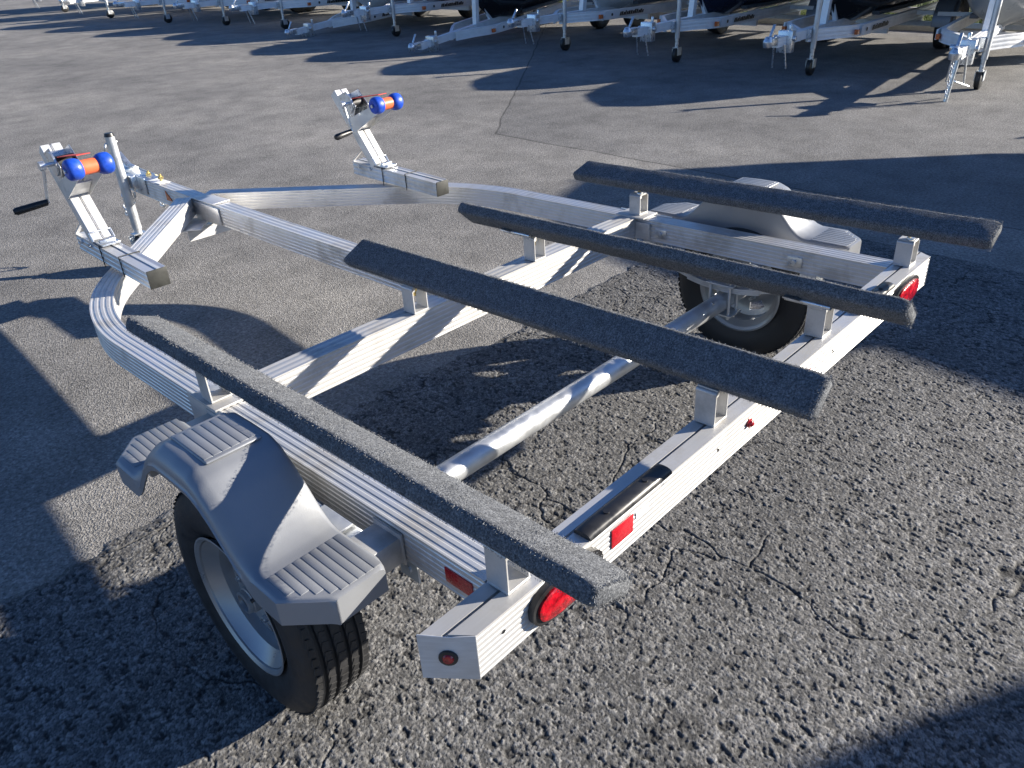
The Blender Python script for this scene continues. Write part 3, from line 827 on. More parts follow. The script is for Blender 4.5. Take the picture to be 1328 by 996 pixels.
def build_wheel(xc, sx):
    """wheel with its outer side towards sx"""
    w = empty('wheel_placeholder')
    bpy.data.objects.remove(w)
    c = (xc, 0.69, 0.2985)
    Ro = 0.2985
    # tyre: outline from the inner bead round the tread to the outer bead
    pr = [(-0.055, 0.172), (-0.066, 0.178), (-0.080, 0.205), (-0.086, 0.232), (-0.083, 0.262), (-0.074, 0.284), (-0.066, 0.292)]
    g = []
    for h in (-0.045, -0.016, 0.016, 0.045):
        g += [(h - 0.0055, Ro - 0.0006 * abs(h) * 20), (h - 0.004, Ro - 0.008), (h + 0.004, Ro - 0.008), (h + 0.0055, Ro - 0.0006 * abs(h) * 20)]
    pr = pr + g + [(-a, b) for a, b in reversed(pr)]
    tyre = MB().lathe(pr, c, 'x', 96).build('wheel', 'tyre', TR, smooth=30)
    # tread blocks: shallow cross cuts as small ribs round the shoulders
    tb = MB()
    for i in range(72):
        a = 2 * math.pi * i / 72
        for h0, h1 in ((-0.068, -0.052), (0.052, 0.068), (-0.038, -0.024), (-0.009, 0.009), (0.024, 0.038)):
            aa = a + (0.018 if h0 < 0 else 0)
            t = Vector((0, -math.sin(aa), math.cos(aa))); rr = Vector((0, math.cos(aa), math.sin(aa)))
            p0 = Vector(c) + rr * (Ro - (0.0035 if abs(h0) > 0.05 else 0.0005)) + Vector((h0, 0, 0)); p1 = Vector(c) + rr * (Ro - (0.0035 if abs(h0) > 0.05 else 0.0005)) + Vector((h1, 0, 0)) + t * 0.005
            tb.bar(p0, p1, 0.019, 0.003, rr)
    tbo = tb.build('tread', 'tyre', tyre)
    tbo['kind'] = 'stuff'
    o = sx
    rim = [(0.075, 0.181), (0.079, 0.184), (0.080, 0.180), (0.074, 0.172), (0.062, 0.170), (0.056, 0.160), (0.046, 0.157), (0.040, 0.143), (0.0, 0.139),
           (-0.045, 0.143), (-0.052, 0.158), (-0.070, 0.164), (-0.078, 0.176), (-0.076, 0.183)]
    rb = MB().lathe([(o * a, b) for a, b in rim], c, 'x', 64)
    rb.lathe([(o * a, b) for a, b in reversed([(-0.070, 0.1635), (-0.045, 0.1425), (0.0, 0.1385), (0.040, 0.1425), (0.056, 0.1595), (0.070, 0.1695)])], c, 'x', 64)
    rimo = rb.build('rim', 'rim', tyre, smooth=30)
    # centre disc with five windows
    d = MB(); K = 60
    V = []; F = []
    def ringpt(a, r, h): return (c[0] + o * h, c[1] + r * math.cos(a), c[2] + r * math.sin(a))
    rad = [0.030, 0.052, 0.070, 0.085, 0.118, 0.1395]
    hh = [0.016, 0.016, 0.022, 0.027, 0.022, 0.012]
    for side in (0, -0.005):
        for r_, h_ in zip(rad, hh):
            for i in range(K): V.append(ringpt(2 * math.pi * i / K, r_, h_ + side))
    nR = len(rad)
    def solid(j, i): return not (j == 3 and (i % 12) in (2, 3, 4, 5, 6, 7))
    for s_ in (0, 1):
        for j in range(nR - 1):
            for i in range(K):
                if solid(j, i):
                    b = s_ * nR * K
                    F.append((b + j * K + i, b + j * K + (i + 1) % K, b + (j + 1) * K + (i + 1) % K, b + (j + 1) * K + i))
    for i in range(K):      # window walls
        if not solid(3, i):
            i2 = (i + 1) % K; b = nR * K
            F.append((3 * K + i, 3 * K + i2, b + 3 * K + i2, b + 3 * K + i)); F.append((4 * K + i, 4 * K + i2, b + 4 * K + i2, b + 4 * K + i))
            if solid(3, (i - 1) % K): F.append((3 * K + i, 4 * K + i, b + 4 * K + i, b + 3 * K + i))
            if solid(3, i2): F.append((3 * K + i2, 4 * K + i2, b + 4 * K + i2, b + 3 * K + i2))
    d.add(V, F).build('wheel_disc', 'rim', tyre, smooth=35)
    MB().lathe([(o * -0.02, 0.0), (o * -0.02, 0.034), (o * 0.05, 0.034), (o * 0.052, 0.030), (o * 0.062, 0.029), (o * 0.064, 0.022), (o * 0.05, 0.020), (o * 0.05, 0.0)], c, 'x', 28).build('hub', 'rim', tyre)
    MB().lathe([(o * 0.0505, 0.0), (o * 0.0505, 0.0195), (o * 0.056, 0.017), (o * 0.057, 0.0)], c, 'x', 20).build('dust_cap', 'black', tyre)
    for i in range(5):
        a = 2 * math.pi * (i + 0.5 - 0.12) / 5
        q = Vector((c[0], c[1] + 0.060 * math.cos(a), c[2] + 0.060 * math.sin(a)))
        MB().tube(q + Vector((o * 0.014, 0, 0)), q + Vector((o * 0.040, 0, 0)), 0.0105, 6, 0.0095).tube(q + Vector((-o * 0.02, 0, 0)), q + Vector((o * 0.045, 0, 0)), 0.006, 8).build('lug_nut', 'zinc', tyre)
    a = R(140)
    MB().tube((c[0] + o * 0.050, c[1] + 0.148 * math.cos(a), c[2] + 0.148 * math.sin(a)), (c[0] + o * 0.082, c[1] + 0.135 * math.cos(a), c[2] + 0.135 * math.sin(a)), 0.005, 8).build('valve', 'black', tyre)
    return tyre
build_wheel(-1.16, -1)
build_wheel(1.16, 1)

# axle and springs
ax = MB().tube((-1.10, 0.69, 0.2985), (1.10, 0.69, 0.2985), 0.0365, 32).build('axle', 'galv', TR, smooth=50)
MB().tube((0.835, 0.669, 0.330), (0.835, 0.666, 0.336), 0.008, 8).build('grease_nipple', 'zinc', ax)
for sx in (-1, 1):
    xs_ = sx * 0.958
    sp = MB()
    for k, half in enumerate((0.34, 0.25, 0.16)):
        pts = []
        for i in range(13):
            q = -1 + 2 * i / 12
            pts.append((xs_, 0.69 + half * q, 0.352 + 0.085 * (half * q / 0.34) ** 2 - 0.0076 * k + 0.008))
        sp.sweep([(-0.022, 0), (0.022, 0), (0.022, 0.007), (-0.022, 0.007)], pts)
    s_ = sp.build('leaf_spring', 'galv', TR)
    for dx in (-0.032, 0.032):
        for dy in (-0.043, 0.043):
            MB().tube((xs_ + dx, 0.69 + dy, 0.235), (xs_ + dx, 0.69 + dy, 0.385), 0.006, 10).build('u_bolt', 'galv', s_)
    MB().box((xs_ - 0.045, 0.69 - 0.06, 0.3765), (xs_ + 0.045, 0.69 + 0.06, 0.383)).build('spring_plate', 'galv', s_, bevel=0.001)
    MB().box((xs_ - 0.045, 0.69 - 0.06, 0.249), (xs_ + 0.045, 0.69 + 0.06, 0.256)).build('spring_pad', 'galv', s_, bevel=0.001)
    for yy in (0.345, 1.035):
        MB().box((xs_ - 0.030, yy - 0.03, 0.415), (xs_ - 0.025, yy + 0.03, 0.4935)).box((xs_ + 0.025, yy - 0.03, 0.415), (xs_ + 0.030, yy + 0.03, 0.4935)).tube((xs_ - 0.034, yy, 0.440), (xs_ + 0.034, yy, 0.440), 0.010, 10).build('spring_hanger', 'galv', TR)

def fender_z(d):
    pts = [(0, 0.692), (0.075, 0.690), (0.11, 0.676), (0.15, 0.645), (0.19, 0.602), (0.225, 0.563), (0.25, 0.543), (0.27, 0.533), (0.285, 0.530), (0.6, 0.530)]
    pts = [(a * 0.965, 1.58 - (1.58 - b) * 0.965) for a, b in pts]
    for (a, b), (c2, e) in zip(pts[:-1], pts[1:]):
        if d <= c2:
            t = (d - a) / (c2 - a); return b + (e - b) * t
    return pts[-1][1]

def build_fender(sx):
    yc = 0.712; xo, xi = 1.283, 1.080; Kf = 0.965; zs = fender_z(0.5); zc = fender_z(0.0)
    mb = MB(); V = []; rows = []
    ds = [-0.457, -0.452, -0.445, -0.42, -0.395, -0.372, -0.34, -0.31] + list(np.linspace(-0.29, 0.29, 59)) + [0.31, 0.34, 0.372, 0.395, 0.42, 0.445, 0.452, 0.457]
    for d in ds:
        ad = abs(d)
        zt = fender_z(ad * Kf)
        # outer edge in plan: chamfered and rounded at the two ends
        if ad > 0.372: x_out = xo - (ad - 0.372) / 0.085 * 0.075
        else: x_out = xo
        x_in = xi
        if ad > 0.43: x_in = xi + (ad - 0.43) / 0.027 * 0.012
        edge = 0.004 if ad > 0.4555 else (0.0015 if ad > 0.451 else 0)
        zt -= edge
        arch = max(0.0, min(1.0, (0.285 - ad) / 0.06))
        sk = 0.062 * (1 - arch) + 0.034 * arch
        sh = 0.010 * (1 - arch) + 0.034 * arch                 # shoulder roll
        zo = zt - 0.020 * arch
        row = []
        row.append((x_out - 0.004, zo - sk))
        row.append((x_out, zo - sk))
        row.append((x_out + 0.003 * arch, zo - sk * 0.55))
        row.append((x_out - 0.001 * arch, zo - sk * 0.45))
        row.append((x_out - 0.002 * arch, zo - sh * 0.20 - 0.004))
        for k in range(1, 6):
            a = k / 5
            row.append((x_out - sh * (1 - math.cos(a * math.pi / 2)) - 0.002, zo + (zt - zo) * a - (sh * 0.2 + 0.004) * (1 - math.sin(a * math.pi / 2))))
        for k in (0.25, 0.5, 0.75):
            xa = x_out - sh - 0.002
            row.append((xa + (x_in + 0.012 - xa) * k, zt))
        row.append((x_in + 0.012, zt - 0.0005))
        row.append((x_in + 0.004, zt - 0.004)); row.append((x_in, zt - 0.012)); row.append((x_in, zs - 0.055)); row.append((x_in + 0.004, zs - 0.055))
        rows.append([(sx * x, yc + d * Kf, z) for x, z in row])
    k = len(rows[0])
    v = [p for r in rows for p in r]
    f = [(j * k + i, j * k + i + 1, (j + 1) * k + i + 1, (j + 1) * k + i) for j in range(len(rows) - 1) for i in range(k - 1)]
    mb.add(v, f)
    # end walls and a thin underside
    for j, dy in ((0, 1), (len(rows) - 1, -1)):
        r = rows[j]
        top = r[4:k - 2]
        for a, b in zip(top[:-1], top[1:]):
            za = zb = zs - 0.064
            mb.add([a, b, (b[0], b[1], zb), (a[0], a[1], za)], [(0, 1, 2, 3)])
    fd = mb.build('fender', 'fender', TR, smooth=40)
    # raised tread strips: on both steps and on the crown
    for e in (-1, 1):
        for i in range(9):
            x = xi + 0.020 + i * 0.0192
            lim = 0.447 if x < xo - 0.095 else 0.447 - (x - (xo - 0.095)) * 1.05
            y0, y1 = yc + e * 0.305 * Kf, yc + e * lim * Kf
            MB().box((sx * x - 0.0087, min(y0, y1), zs - 0.0006), (sx * x + 0.0087, max(y0, y1), zs + 0.0013)).build('tread_strip', 'fender', fd, bevel=0.0014)
    MB().box((sx * 1.168 - 0.064, yc - 0.080, zc - 0.0035), (sx * 1.168 + 0.064, yc + 0.080, zc + 0.003)).build('crown_pad', 'fender', fd, bevel=0.006, segs=3)
    for i in range(6):
        x = 1.1168 + i * 0.0205
        MB().box((sx * x - 0.0092, yc - 0.068, zc + 0.0024), (sx * x + 0.0092, yc + 0.068, zc + 0.0042)).build('tread_strip', 'fender', fd, bevel=0.0014)
    # arms that carry the fender
    for (ya, yb) in ((0.322, 0.402), (1.055, 1.125)):
        a = MB().box((min(sx * 1.0095, sx * 1.22), ya, 0.490), (max(sx * 1.0095, sx * 1.22), yb, 0.5550)).build('fender_arm', 'alu_x', TR, bevel=0.0015)
        MB().box((min(sx * 1.0095, sx * 1.016), ya - 0.006, 0.486), (max(sx * 1.0095, sx * 1.016), yb + 0.006, 0.566)).build('weld_plate', 'alu_x', a, bevel=0.001)
    return fd
build_fender(-1)
build_fender(1)

def build_winch_stand(cx, crank_a, handle=(-0.125, 0.015, -0.012)):
    # base tube lying along the rail, closed by a dull plastic cap
    b = MB().sweep(ribbed(0.074, 0.068, top=1, side=3, d=0.002, slot=(0.0, 0.003, 0.006)), [(cx, 2.060, 0.662), (cx, 2.705, 0.690)]).build('winch_base', 'alu', TR, smooth=25)
    MB().bar((cx, 2.0555, 0.6278), (cx, 2.0595, 0.628), 0.075, 0.069).build('end_cap', 'dull_cap', b, bevel=0.001)
    # U-bolts clamping it to the rail
    for yy in (2.28, 2.46):
        MB().path([(cx - 0.0395, yy, 0.595), (cx - 0.0395, yy, 0.6645 + (yy - 2.06) * 0.043), (cx + 0.0395, yy, 0.6645 + (yy - 2.06) * 0.043), (cx + 0.0395, yy, 0.595)], 0.0022, 8).build('u_bolt', 'dull_cap', b)
    # leaning post
    p0 = Vector((cx, 2.525, 0.682)); p1 = Vector((cx, 2.785, 1.018))
    t = (p1 - p0).normalized()
    up = Vector((0, -t.z, t.y))                  # towards the roller
    L = (p1 - p0).length
    post = MB()
    prof = [(-0.0375, -0.024), (0.0375, -0.024), (0.0375, 0.024), (0.004, 0.024), (0.004, 0.016), (-0.004, 0.016), (-0.004, 0.024), (-0.0375, 0.024)]
    v = []
    for q in (p0, p1):
        for a, h in prof: v.append(q + Vector((a, 0, 0)) + up * h)
    n = len(prof)
    post.add(v, [(i, (i + 1) % n, n + (i + 1) % n, n + i) for i in range(n)] + [tuple(range(n)), tuple(range(n, 2 * n))])
    po = post.build('winch_post', 'alu', TR, bevel=0.0015, segs=1)
    def P(s, h, x=0.0): return p0 + t * (s * L) + up * h + Vector((x, 0, 0))
    # cast shoe at the foot and rear stay
    MB().path([P(-0.02, 0.026, -0.041), P(0.07, 0.028, -0.041), P(0.07, 0.028, 0.041), P(-0.02, 0.026, 0.041)], 0.0035, 8).build('shoe_strap', 'zinc', po)
    MB().box((cx - 0.036, 2.43, 0.682), (cx + 0.036, 2.52, 0.690)).tube((cx - 0.03, 2.47, 0.694), (cx + 0.03, 2.47, 0.694), 0.009, 10).build('foot_clamp', 'zinc', po, bevel=0.0015)
    MB().bar(P(0.30, -0.030), (cx - 0.03, 2.70, 0.69), 0.02, 0.005).build('stay', 'alu', po)
    for yy in (2.56, 2.65):
        MB().tube((cx - 0.046, yy, 0.665), (cx + 0.046, yy, 0.665), 0.009, 8).build('bolt', 'zinc', po)
    # roller bracket: two cheek plates out to the bow roller
    rc = Vector((cx, 2.405, 0.988))
    for s_ in (-1, 1):
        a0, a1, b1, b0 = P(0.44, 0.018), P(0.62, 0.018), rc + Vector((0, -0.012, 0.018)), rc + Vector((0, -0.006, -0.028))
        x0, x1 = s_ * 0.041, s_ * 0.045
        if s_: 
            v = [q + Vector((xx, 0, 0)) for xx in (x0, x1) for q in (a0, a1, b1, b0)]
            MB().add(v, [(0, 1, 2, 3), (7, 6, 5, 4), (0, 4, 5, 1), (1, 5, 6, 2), (2, 6, 7, 3), (3, 7, 4, 0)]).build('cheek_plate', 'alu', po, bevel=0.0008, segs=1)
    MB().bar(P(0.46, 0.03), P(0.46, 0.12), 0.080, 0.005).build('bracket_web', 'alu', po)
    # roller: two blue bells on an orange spool
    MB().lathe([(-0.030, 0.0), (-0.032, 0.0275), (0.032, 0.0275), (0.032, 0.0)], rc, 'x', 28).build('roller_spool', 'orange', po)
    for s_ in (-1, 1):
        pr = [(0.026, 0.0), (0.026, 0.026), (0.030, 0.0315), (0.038, 0.037), (0.050, 0.0395), (0.066, 0.0395), (0.076, 0.0365), (0.082, 0.030), (0.083, 0.015), (0.081, 0.013), (0.081, 0.0)]
        MB().lathe([(s_ * a, r) for a, r in pr], rc, 'x', 32).build('roller_bell', 'blue', po, smooth=50)
        MB().tube(rc + Vector((s_ * 0.079, 0, 0)), rc + Vector((s_ * 0.090, 0, 0)), 0.008, 10).build('roller_pin', 'zinc', po)
    # winch: frame cheeks, strap drum, gear, crank
    wc = P(0.74, 0.072)
    wf = MB()
    for s_ in (-1, 1):
        v = [q + Vector((s_ * 0.036 + e, 0, 0)) for e in (0, s_ * 0.004) for q in (P(0.56, 0.025), P(0.92, 0.025), P(0.86, 0.10), P(0.64, 0.115))]
        wf.add(v, [(0, 1, 2, 3), (7, 6, 5, 4), (0, 4, 5, 1), (1, 5, 6, 2), (2, 6, 7, 3), (3, 7, 4, 0)])
    wf.bar(P(0.56, 0.027), P(0.92, 0.027), 0.072, 0.004, tuple(up))
    wf.build('winch_frame', 'zinc', po, bevel=0.0008, segs=1)
    MB().tube(wc + Vector((-0.034, 0, 0)), wc + Vector((0.034, 0, 0)), 0.027, 20).build('strap_drum', 'black', po)
    MB().bar(wc + up * 0.026 + t * 0.01, rc + Vector((0, 0.02, 0.042)), 0.05, 0.003, tuple(t)).build('winch_strap', 'strap', po)
    MB().lathe([(-0.047, 0.0), (-0.047, 0.045), (-0.041, 0.045), (-0.041, 0.0)], wc, 'x', 28).build('gear', 'zinc', po)
    ca = Vector((cx - 0.085, wc.y - 0.02, wc.z + 0.005))
    MB().tube(wc + Vector((-0.045, -0.02, 0.005)), ca + Vector((-0.012, 0, 0)), 0.008, 12).tube(ca + Vector((-0.014, 0, 0)), ca + Vector((0.006, 0, 0)), 0.017, 12).build('crank_hub', 'zinc', po)
    el = ca + Vector(crank_a)
    MB().bar(ca, el, 0.022, 0.005, (1, 0, 0)).build('crank_arm', 'zinc', po, bevel=0.0008, segs=1)
    hd = Vector(handle)
    MB().tube(el - hd * 0.05, el + hd * 0.12, 0.006, 10).build('handle_pin', 'zinc', po)
    hp = MB()
    k = 14
    ring = [(0.0, 0.006), (0.02, 0.0125), (0.3, 0.0140), (0.65, 0.0145), (0.92, 0.0150), (1.0, 0.010), (1.0, 0.0)]
    dn = hd.normalized(); uu = dn.orthogonal().normalized(); ww = dn.cross(uu); v = []
    for s_, r in ring:
        for i in range(k):
            a = 2 * math.pi * i / k
            v.append(el + hd * s_ + uu * (r * math.cos(a)) + ww * (r * math.sin(a)))
    hp.add(v, [(j * k + i, j * k + (i + 1) % k, (j + 1) * k + (i + 1) % k, (j + 1) * k + i) for j in range(len(ring) - 1) for i in range(k)])
    hp.build('crank_handle', 'black', po, smooth=50)
build_winch_stand(-0.70, (0.0, 0.10, -0.155))
build_winch_stand(0.70, (0.0, -0.035, -0.125), (-0.105, -0.01, -0.01))

# ------------------------------------------------------------------ the row of boats on trailers across the lot
def far_trailer_parts():
    """a single boat trailer pointing its coupler towards -x; origin on the ground under the jack"""
    o = empty('boat_trailer')
    z = 0.50
    MB().sweep(ribbed(0.085, 0.10, 2, 3, 0.002), [(-0.85, 0, z), (1.6, 0, z + 0.03)]).build('tongue', 'alu_bg', o)
    for s_ in (-1, 1):
        pts = [(-0.04, s_ * 0.05, z + 0.005), (0.22, s_ * 0.24, z + 0.02), (0.36, s_ * 0.34, z + 0.02), (0.52, s_ * 0.415, z + 0.02), (0.72, s_ * 0.445, z + 0.02), (1.2, s_ * 0.455, z + 0.02), (4.4, s_ * 0.46, z + 0.02)]
        rl = MB().sweep(ribbed(0.05, 0.13, 1, 3, 0.002), pts).build('side_rail', 'alu_bg', o)
        MB().box((0.52, s_ * 0.476 - 0.004, z - 0.095), (1.62, s_ * 0.484 + 0.004, z + 0.012)).build('name_panel', 'sticker', rl)
        # black slanted lettering on the panel, too far away to read
        tx = MB(); r2 = random.Random(3)
        x = 0.86
        for i in range(13):
            wl_ = r2.uniform(0.030, 0.05); hl = r2.uniform(0.040, 0.065)
            y = s_ * 0.4905
            tx.add([(x, y, z - 0.07), (x + wl_, y, z - 0.07), (x + wl_ + 0.02, y, z - 0.07 + hl), (x + 0.02, y, z - 0.07 + hl)], [(0, 1, 2, 3)])
            x += wl_ + 0.006
        tx.build('lettering', 'black', rl)
        MB().tube((0.68, s_ * 0.4885, z - 0.04), (0.68, s_ * 0.4905, z - 0.04), 0.022, 10).build('logo_dot', 'black', rl)
        MB().box((0.43, s_ * 0.448 - 0.020, z - 0.080), (0.49, s_ * 0.448 + 0.020, z - 0.025)).build('side_marker', 'amber', rl)
        # wheel and fender
        c = (3.05, s_ * 0.86, 0.30)
        pr = [(-0.06, 0.165), (-0.08, 0.20), (-0.083, 0.25), (-0.07, 0.29), (-0.04, 0.30), (0.04, 0.30), (0.07, 0.29), (0.083, 0.25), (0.08, 0.20), (0.06, 0.165)]
        ty = MB().lathe(pr, c, 'y', 40).build('wheel', 'tyre', o)
        MB().lathe([(s_ * a, b) for a, b in ((0.07, 0.172), (0.05, 0.16), (0.04, 0.14), (0.02, 0.10), (0.03, 0.05), (0.05, 0.04), (0.05, 0.0))], c, 'y', 30).lathe([(-s_ * 0.07, 0.172), (-s_ * 0.04, 0.14), (s_ * 0.01, 0.11), (s_ * 0.01, 0.0)], c, 'y', 30).build('rim', 'sticker', ty)
        fm = MB(); v = []
        K = 15
        for i in range(K):
            a = R(-5) + R(190) * i / (K - 1)
            for dy, dr in ((-0.12, -0.012), (-0.11, 0), (0.11, 0), (0.12, -0.03)):
                v.append((c[0] + (0.37 + dr) * math.cos(a), c[1] + s_ * dy, 0.335 + (0.37 + dr) * math.sin(a) * 0.95))
        fm.add(v, [(j * 4 + i, j * 4 + i + 1, (j + 1) * 4 + i + 1, (j + 1) * 4 + i) for j in range(K - 1) for i in range(3)])
        fm.build('fender', 'fender', o)
        MB().bar((1.5, s_ * 0.30, z + 0.06), (4.3, s_ * 0.33, z + 0.05), 0.09, 0.045).build('bunk', 'carpet', o)
        MB().tube((-0.72, s_ * 0.06, z - 0.08), (-0.64, s_ * 0.08, 0.16), 0.010, 6).build('safety_chain', 'zinc', o)
    MB().bar((3.05, -0.8, 0.30), (3.05, 0.8, 0.30), 0.06, 0.06).build('axle', 'galv', o)
    for s_ in (-1, 1): MB().bar((2.72, s_ * 0.48, z - 0.03), (2.72, s_ * 0.92, z - 0.03), 0.06, 0.05).build('fender_arm', 'alu_bg', o)
    for x in (1.7, 3.2, 4.36):
        MB().bar((x, -0.435, z - 0.155), (x, 0.435, z - 0.155), 0.06, 0.08).build('crossmember', 'alu_bg', o)
    # coupler
    MB().box((-1.0, -0.04, z - 0.07), (-0.80, 0.04, z + 0.012)).lathe([(-0.06, 0.0), (-0.06, 0.045), (0.0, 0.055), (0.05, 0.03), (0.055, 0.0)], (-1.03, 0, z - 0.02), 'z', 14).bar((-0.98, 0, z + 0.03), (-0.90, 0, z + 0.14), 0.03, 0.02).build('coupler', 'zinc', o, bevel=0.004)
    MB().box((-0.62, -0.10, z - 0.18), (-0.52, 0.07, z + 0.05)).tube((-0.57, -0.13, z - 0.03), (-0.57, 0.13, z - 0.03), 0.03, 10).tube((-0.45, 0.0, z), (-0.45, 0.0, z + 0.10), 0.02, 8).build('brake_actuator', 'zinc', o, bevel=0.006)
    # winch post
    wp = MB().bar((0.55, 0, z), (0.62, 0, 1.12), 0.08, 0.08, (1, 0, 0)).bar((0.95, 0, z), (0.64, 0, 0.95), 0.05, 0.05, (1, 0, 0)).build('winch_post', 'alu_bg', o)
    MB().tube((0.72, -0.07, 1.05), (0.72, 0.07, 1.05), 0.05, 12).build('bow_roller', 'black', wp)
    MB().tube((0.55, -0.07, 0.98), (0.55, 0.07, 0.98), 0.05, 12).bar((0.55, -0.09, 0.98), (0.47, -0.10, 1.12), 0.02, 0.008, (0, 1, 0)).build('winch', 'zinc', wp)
    # jack on the near side of the tongue
    jk = MB().tube((0, -0.12, 0.30), (0, -0.12, 1.08), 0.032, 14).build('tongue_jack', 'galv', o, smooth=50)
    MB().tube((0, -0.12, 0.17), (0, -0.12, 0.32), 0.025, 12).build('inner_tube', 'zinc', jk)
    MB().box((-0.06, -0.095, z - 0.09), (0.06, -0.043, z + 0.01)).build('jack_bracket', 'zinc', jk)
    MB().tube((0, -0.12, 1.08), (0, -0.12, 1.11), 0.034, 14).path([(0, -0.12, 1.11), (0, -0.2, 1.11), (0, -0.22, 1.18)], 0.01, 8).build('crank', 'zinc', jk)
    MB().lathe([(-0.03, 0.0), (-0.034, 0.075), (-0.022, 0.098), (0.022, 0.098), (0.034, 0.075), (0.03, 0.0)], (0.02, -0.12, 0.0985), 'y', 22).build('jack_wheel', 'black', jk)
    MB().box((-0.035, -0.165, 0.09), (0.06, -0.158, 0.19)).box((-0.035, -0.082, 0.09), (0.06, -0.075, 0.19)).box((-0.035, -0.165, 0.18), (0.035, -0.075, 0.188)).build('caster_fork', 'zinc', jk)
    return o

def far_boat_parts(hull):
    """a small open boat with a raked bow at x = 0.55"""
    o = empty('boat')
    st = [(0.52, 0.03, 1.10, 1.42, 0.02), (0.68, 0.30, 0.72, 1.43, 0.06), (0.95, 0.56, 0.50, 1.42, 0.20), (1.4, 0.74, 0.43, 1.38, 0.31), (2.1, 0.84, 0.42, 1.30, 0.34), (3.2, 0.88, 0.42, 1.24, 0.35), (4.6, 0.86, 0.42, 1.20, 0.35)]
    mb = MB(); v = []
    prof = lambda hw, kz, gz, cw: [(-hw, gz), (-hw * 1.02, gz - 0.10), (-cw - 0.04, kz + 0.22), (-cw, kz + 0.16), (-cw * 0.5, kz + 0.07), (0, kz), (cw * 0.5, kz + 0.07), (cw, kz + 0.16), (cw + 0.04, kz + 0.22), (hw * 1.02, gz - 0.10), (hw, gz)]
    for (x, hw, kz, gz, cw) in st:
        for (y, zz) in prof(hw, kz, gz, min(cw, hw * 0.9)): v.append((x, y, zz + 0.02))
    k = 11
    f = [(j * k + i, j * k + i + 1, (j + 1) * k + i + 1, (j + 1) * k + i) for j in range(len(st) - 1) for i in range(k - 1)]
    f += [tuple(range(k)), tuple(range((len(st) - 1) * k, len(st) * k))]
    h = mb.add(v, f).build('hull', hull, o, smooth=40)
    dv = []; 
    for (x, hw, kz, gz, cw) in st:
        dv += [(x + 0.02, -hw * 0.97, gz + 0.022), (x + 0.02, 0, gz + 0.05), (x + 0.02, hw * 0.97, gz + 0.022)]
    dm = MB().add(dv, [(j * 3 + i, j * 3 + i + 1, (j + 1) * 3 + i + 1, (j + 1) * 3 + i) for j in range(len(st) - 1) for i in range(2)])
    dm.build('deck', 'deck', o)
    MB().add([(2.3, -0.55, 1.28), (2.3, 0.55, 1.28), (2.65, 0.5, 1.62), (2.65, -0.5, 1.62), (2.33, -0.55, 1.28), (2.33, 0.55, 1.28), (2.68, 0.5, 1.62), (2.68, -0.5, 1.62)], [(0, 1, 2, 3), (7, 6, 5, 4), (0, 4, 5, 1), (1, 5, 6, 2), (2, 6, 7, 3), (3, 7, 4, 0)]).build('windscreen', 'hull_black', o)
    MB().box((4.62, -0.18, 0.95), (4.95, 0.18, 1.55)).box((4.72, -0.07, 0.55), (4.86, 0.07, 0.95)).build('outboard_motor', 'hull_black', o, bevel=0.04)
    # gunwale strip
    gs = MB()
    for s_ in (-1, 1):
        gs.path([(x, s_ * (hw + 0.01), gz - 0.02) for (x, hw, kz, gz, cw) in st], 0.018, 8)
    gs.build('rub_rail', 'rubber', h)
    return o

def copy_tree(o, parent=None):
    c = o.copy(); col.objects.link(c); c.parent = parent
    for ch in list(o.children):
        copy_tree(ch, c)
    return c

tr0 = far_trailer_parts()
boats0 = {k: None for k in ('hull_grey', 'hull_black', 'hull_navy', 'hull_white', 'hull_red')}
def get_boat(hull):
    if boats0[hull] is None:
        boats0[hull] = far_boat_parts(hull); return boats0[hull]
    return copy_tree(boats0[hull])
used_tr = [False]
def get_trailer():
    if not used_tr[0]:
        used_tr[0] = True; return tr0
    return copy_tree(tr0)

ROW = [  # x, y of the jack foot, turn, nose-down, hull, boat words, trailer words
    (7.95, 1.78, 6, 0, 'hull_grey', 'light grey hulled boat at the end of the row', 'aluminium trailer carrying the light grey boat at the end of the row'),
    (7.90, 3.61, 3, 0, 'hull_black', 'black hulled boat next to the light grey one', 'aluminium trailer under the black boat next to the light grey boat'),
    (8.00, 5.54, 2, 0, 'hull_navy', 'dark navy boat, third in the row counted from the light grey boat', 'trailer under the navy boat third from the light grey boat'),
    (8.17, 7.63, -2, 0, 'hull_white', 'white boat, fourth in the row counted from the light grey boat', 'trailer under the white boat fourth from the light grey boat'),
    (7.75, 9.45, 5, 1, 'hull_black', 'black boat fifth from the light grey one, on a trailer with its tongue lowered', 'trailer fifth from the light grey boat with its coupler lowered near the asphalt'),
    (8.11, 11.62, 3, 0, 'hull_red', 'maroon boat, sixth in the row counted from the light grey boat', 'trailer under the maroon boat sixth from the light grey boat'),
    (8.00, 13.2, 0, 1, 'hull_white', 'white boat seventh from the light grey one, its trailer tongue lowered', 'trailer seventh from the light grey boat with its coupler lowered near the asphalt'),
    (7.86, 14.9, -2, 0, 'hull_white', 'white boat, eighth in the row counted from the light grey boat', 'trailer under the white boat eighth from the light grey boat'),
    (7.66, 16.97, 4, 0, 'hull_white', 'white boat, ninth in the row counted from the light grey boat', 'trailer under the white boat ninth from the light grey boat'),
    (7.30, 18.99, -3, 0, 'hull_black', 'black boat, tenth in the row counted from the light grey boat', 'trailer under the black boat tenth from the light grey boat'),
    (7.20, 22.0, 0, 0, 'hull_navy', 'navy boat, eleventh in the row counted from the light grey boat', 'trailer under the navy boat eleventh from the light grey boat'),
    (7.40, 25.6, 0, 0, 'hull_black', 'black boat, twelfth in the row counted from the light grey boat', 'trailer under the black boat twelfth from the light grey boat'),
]
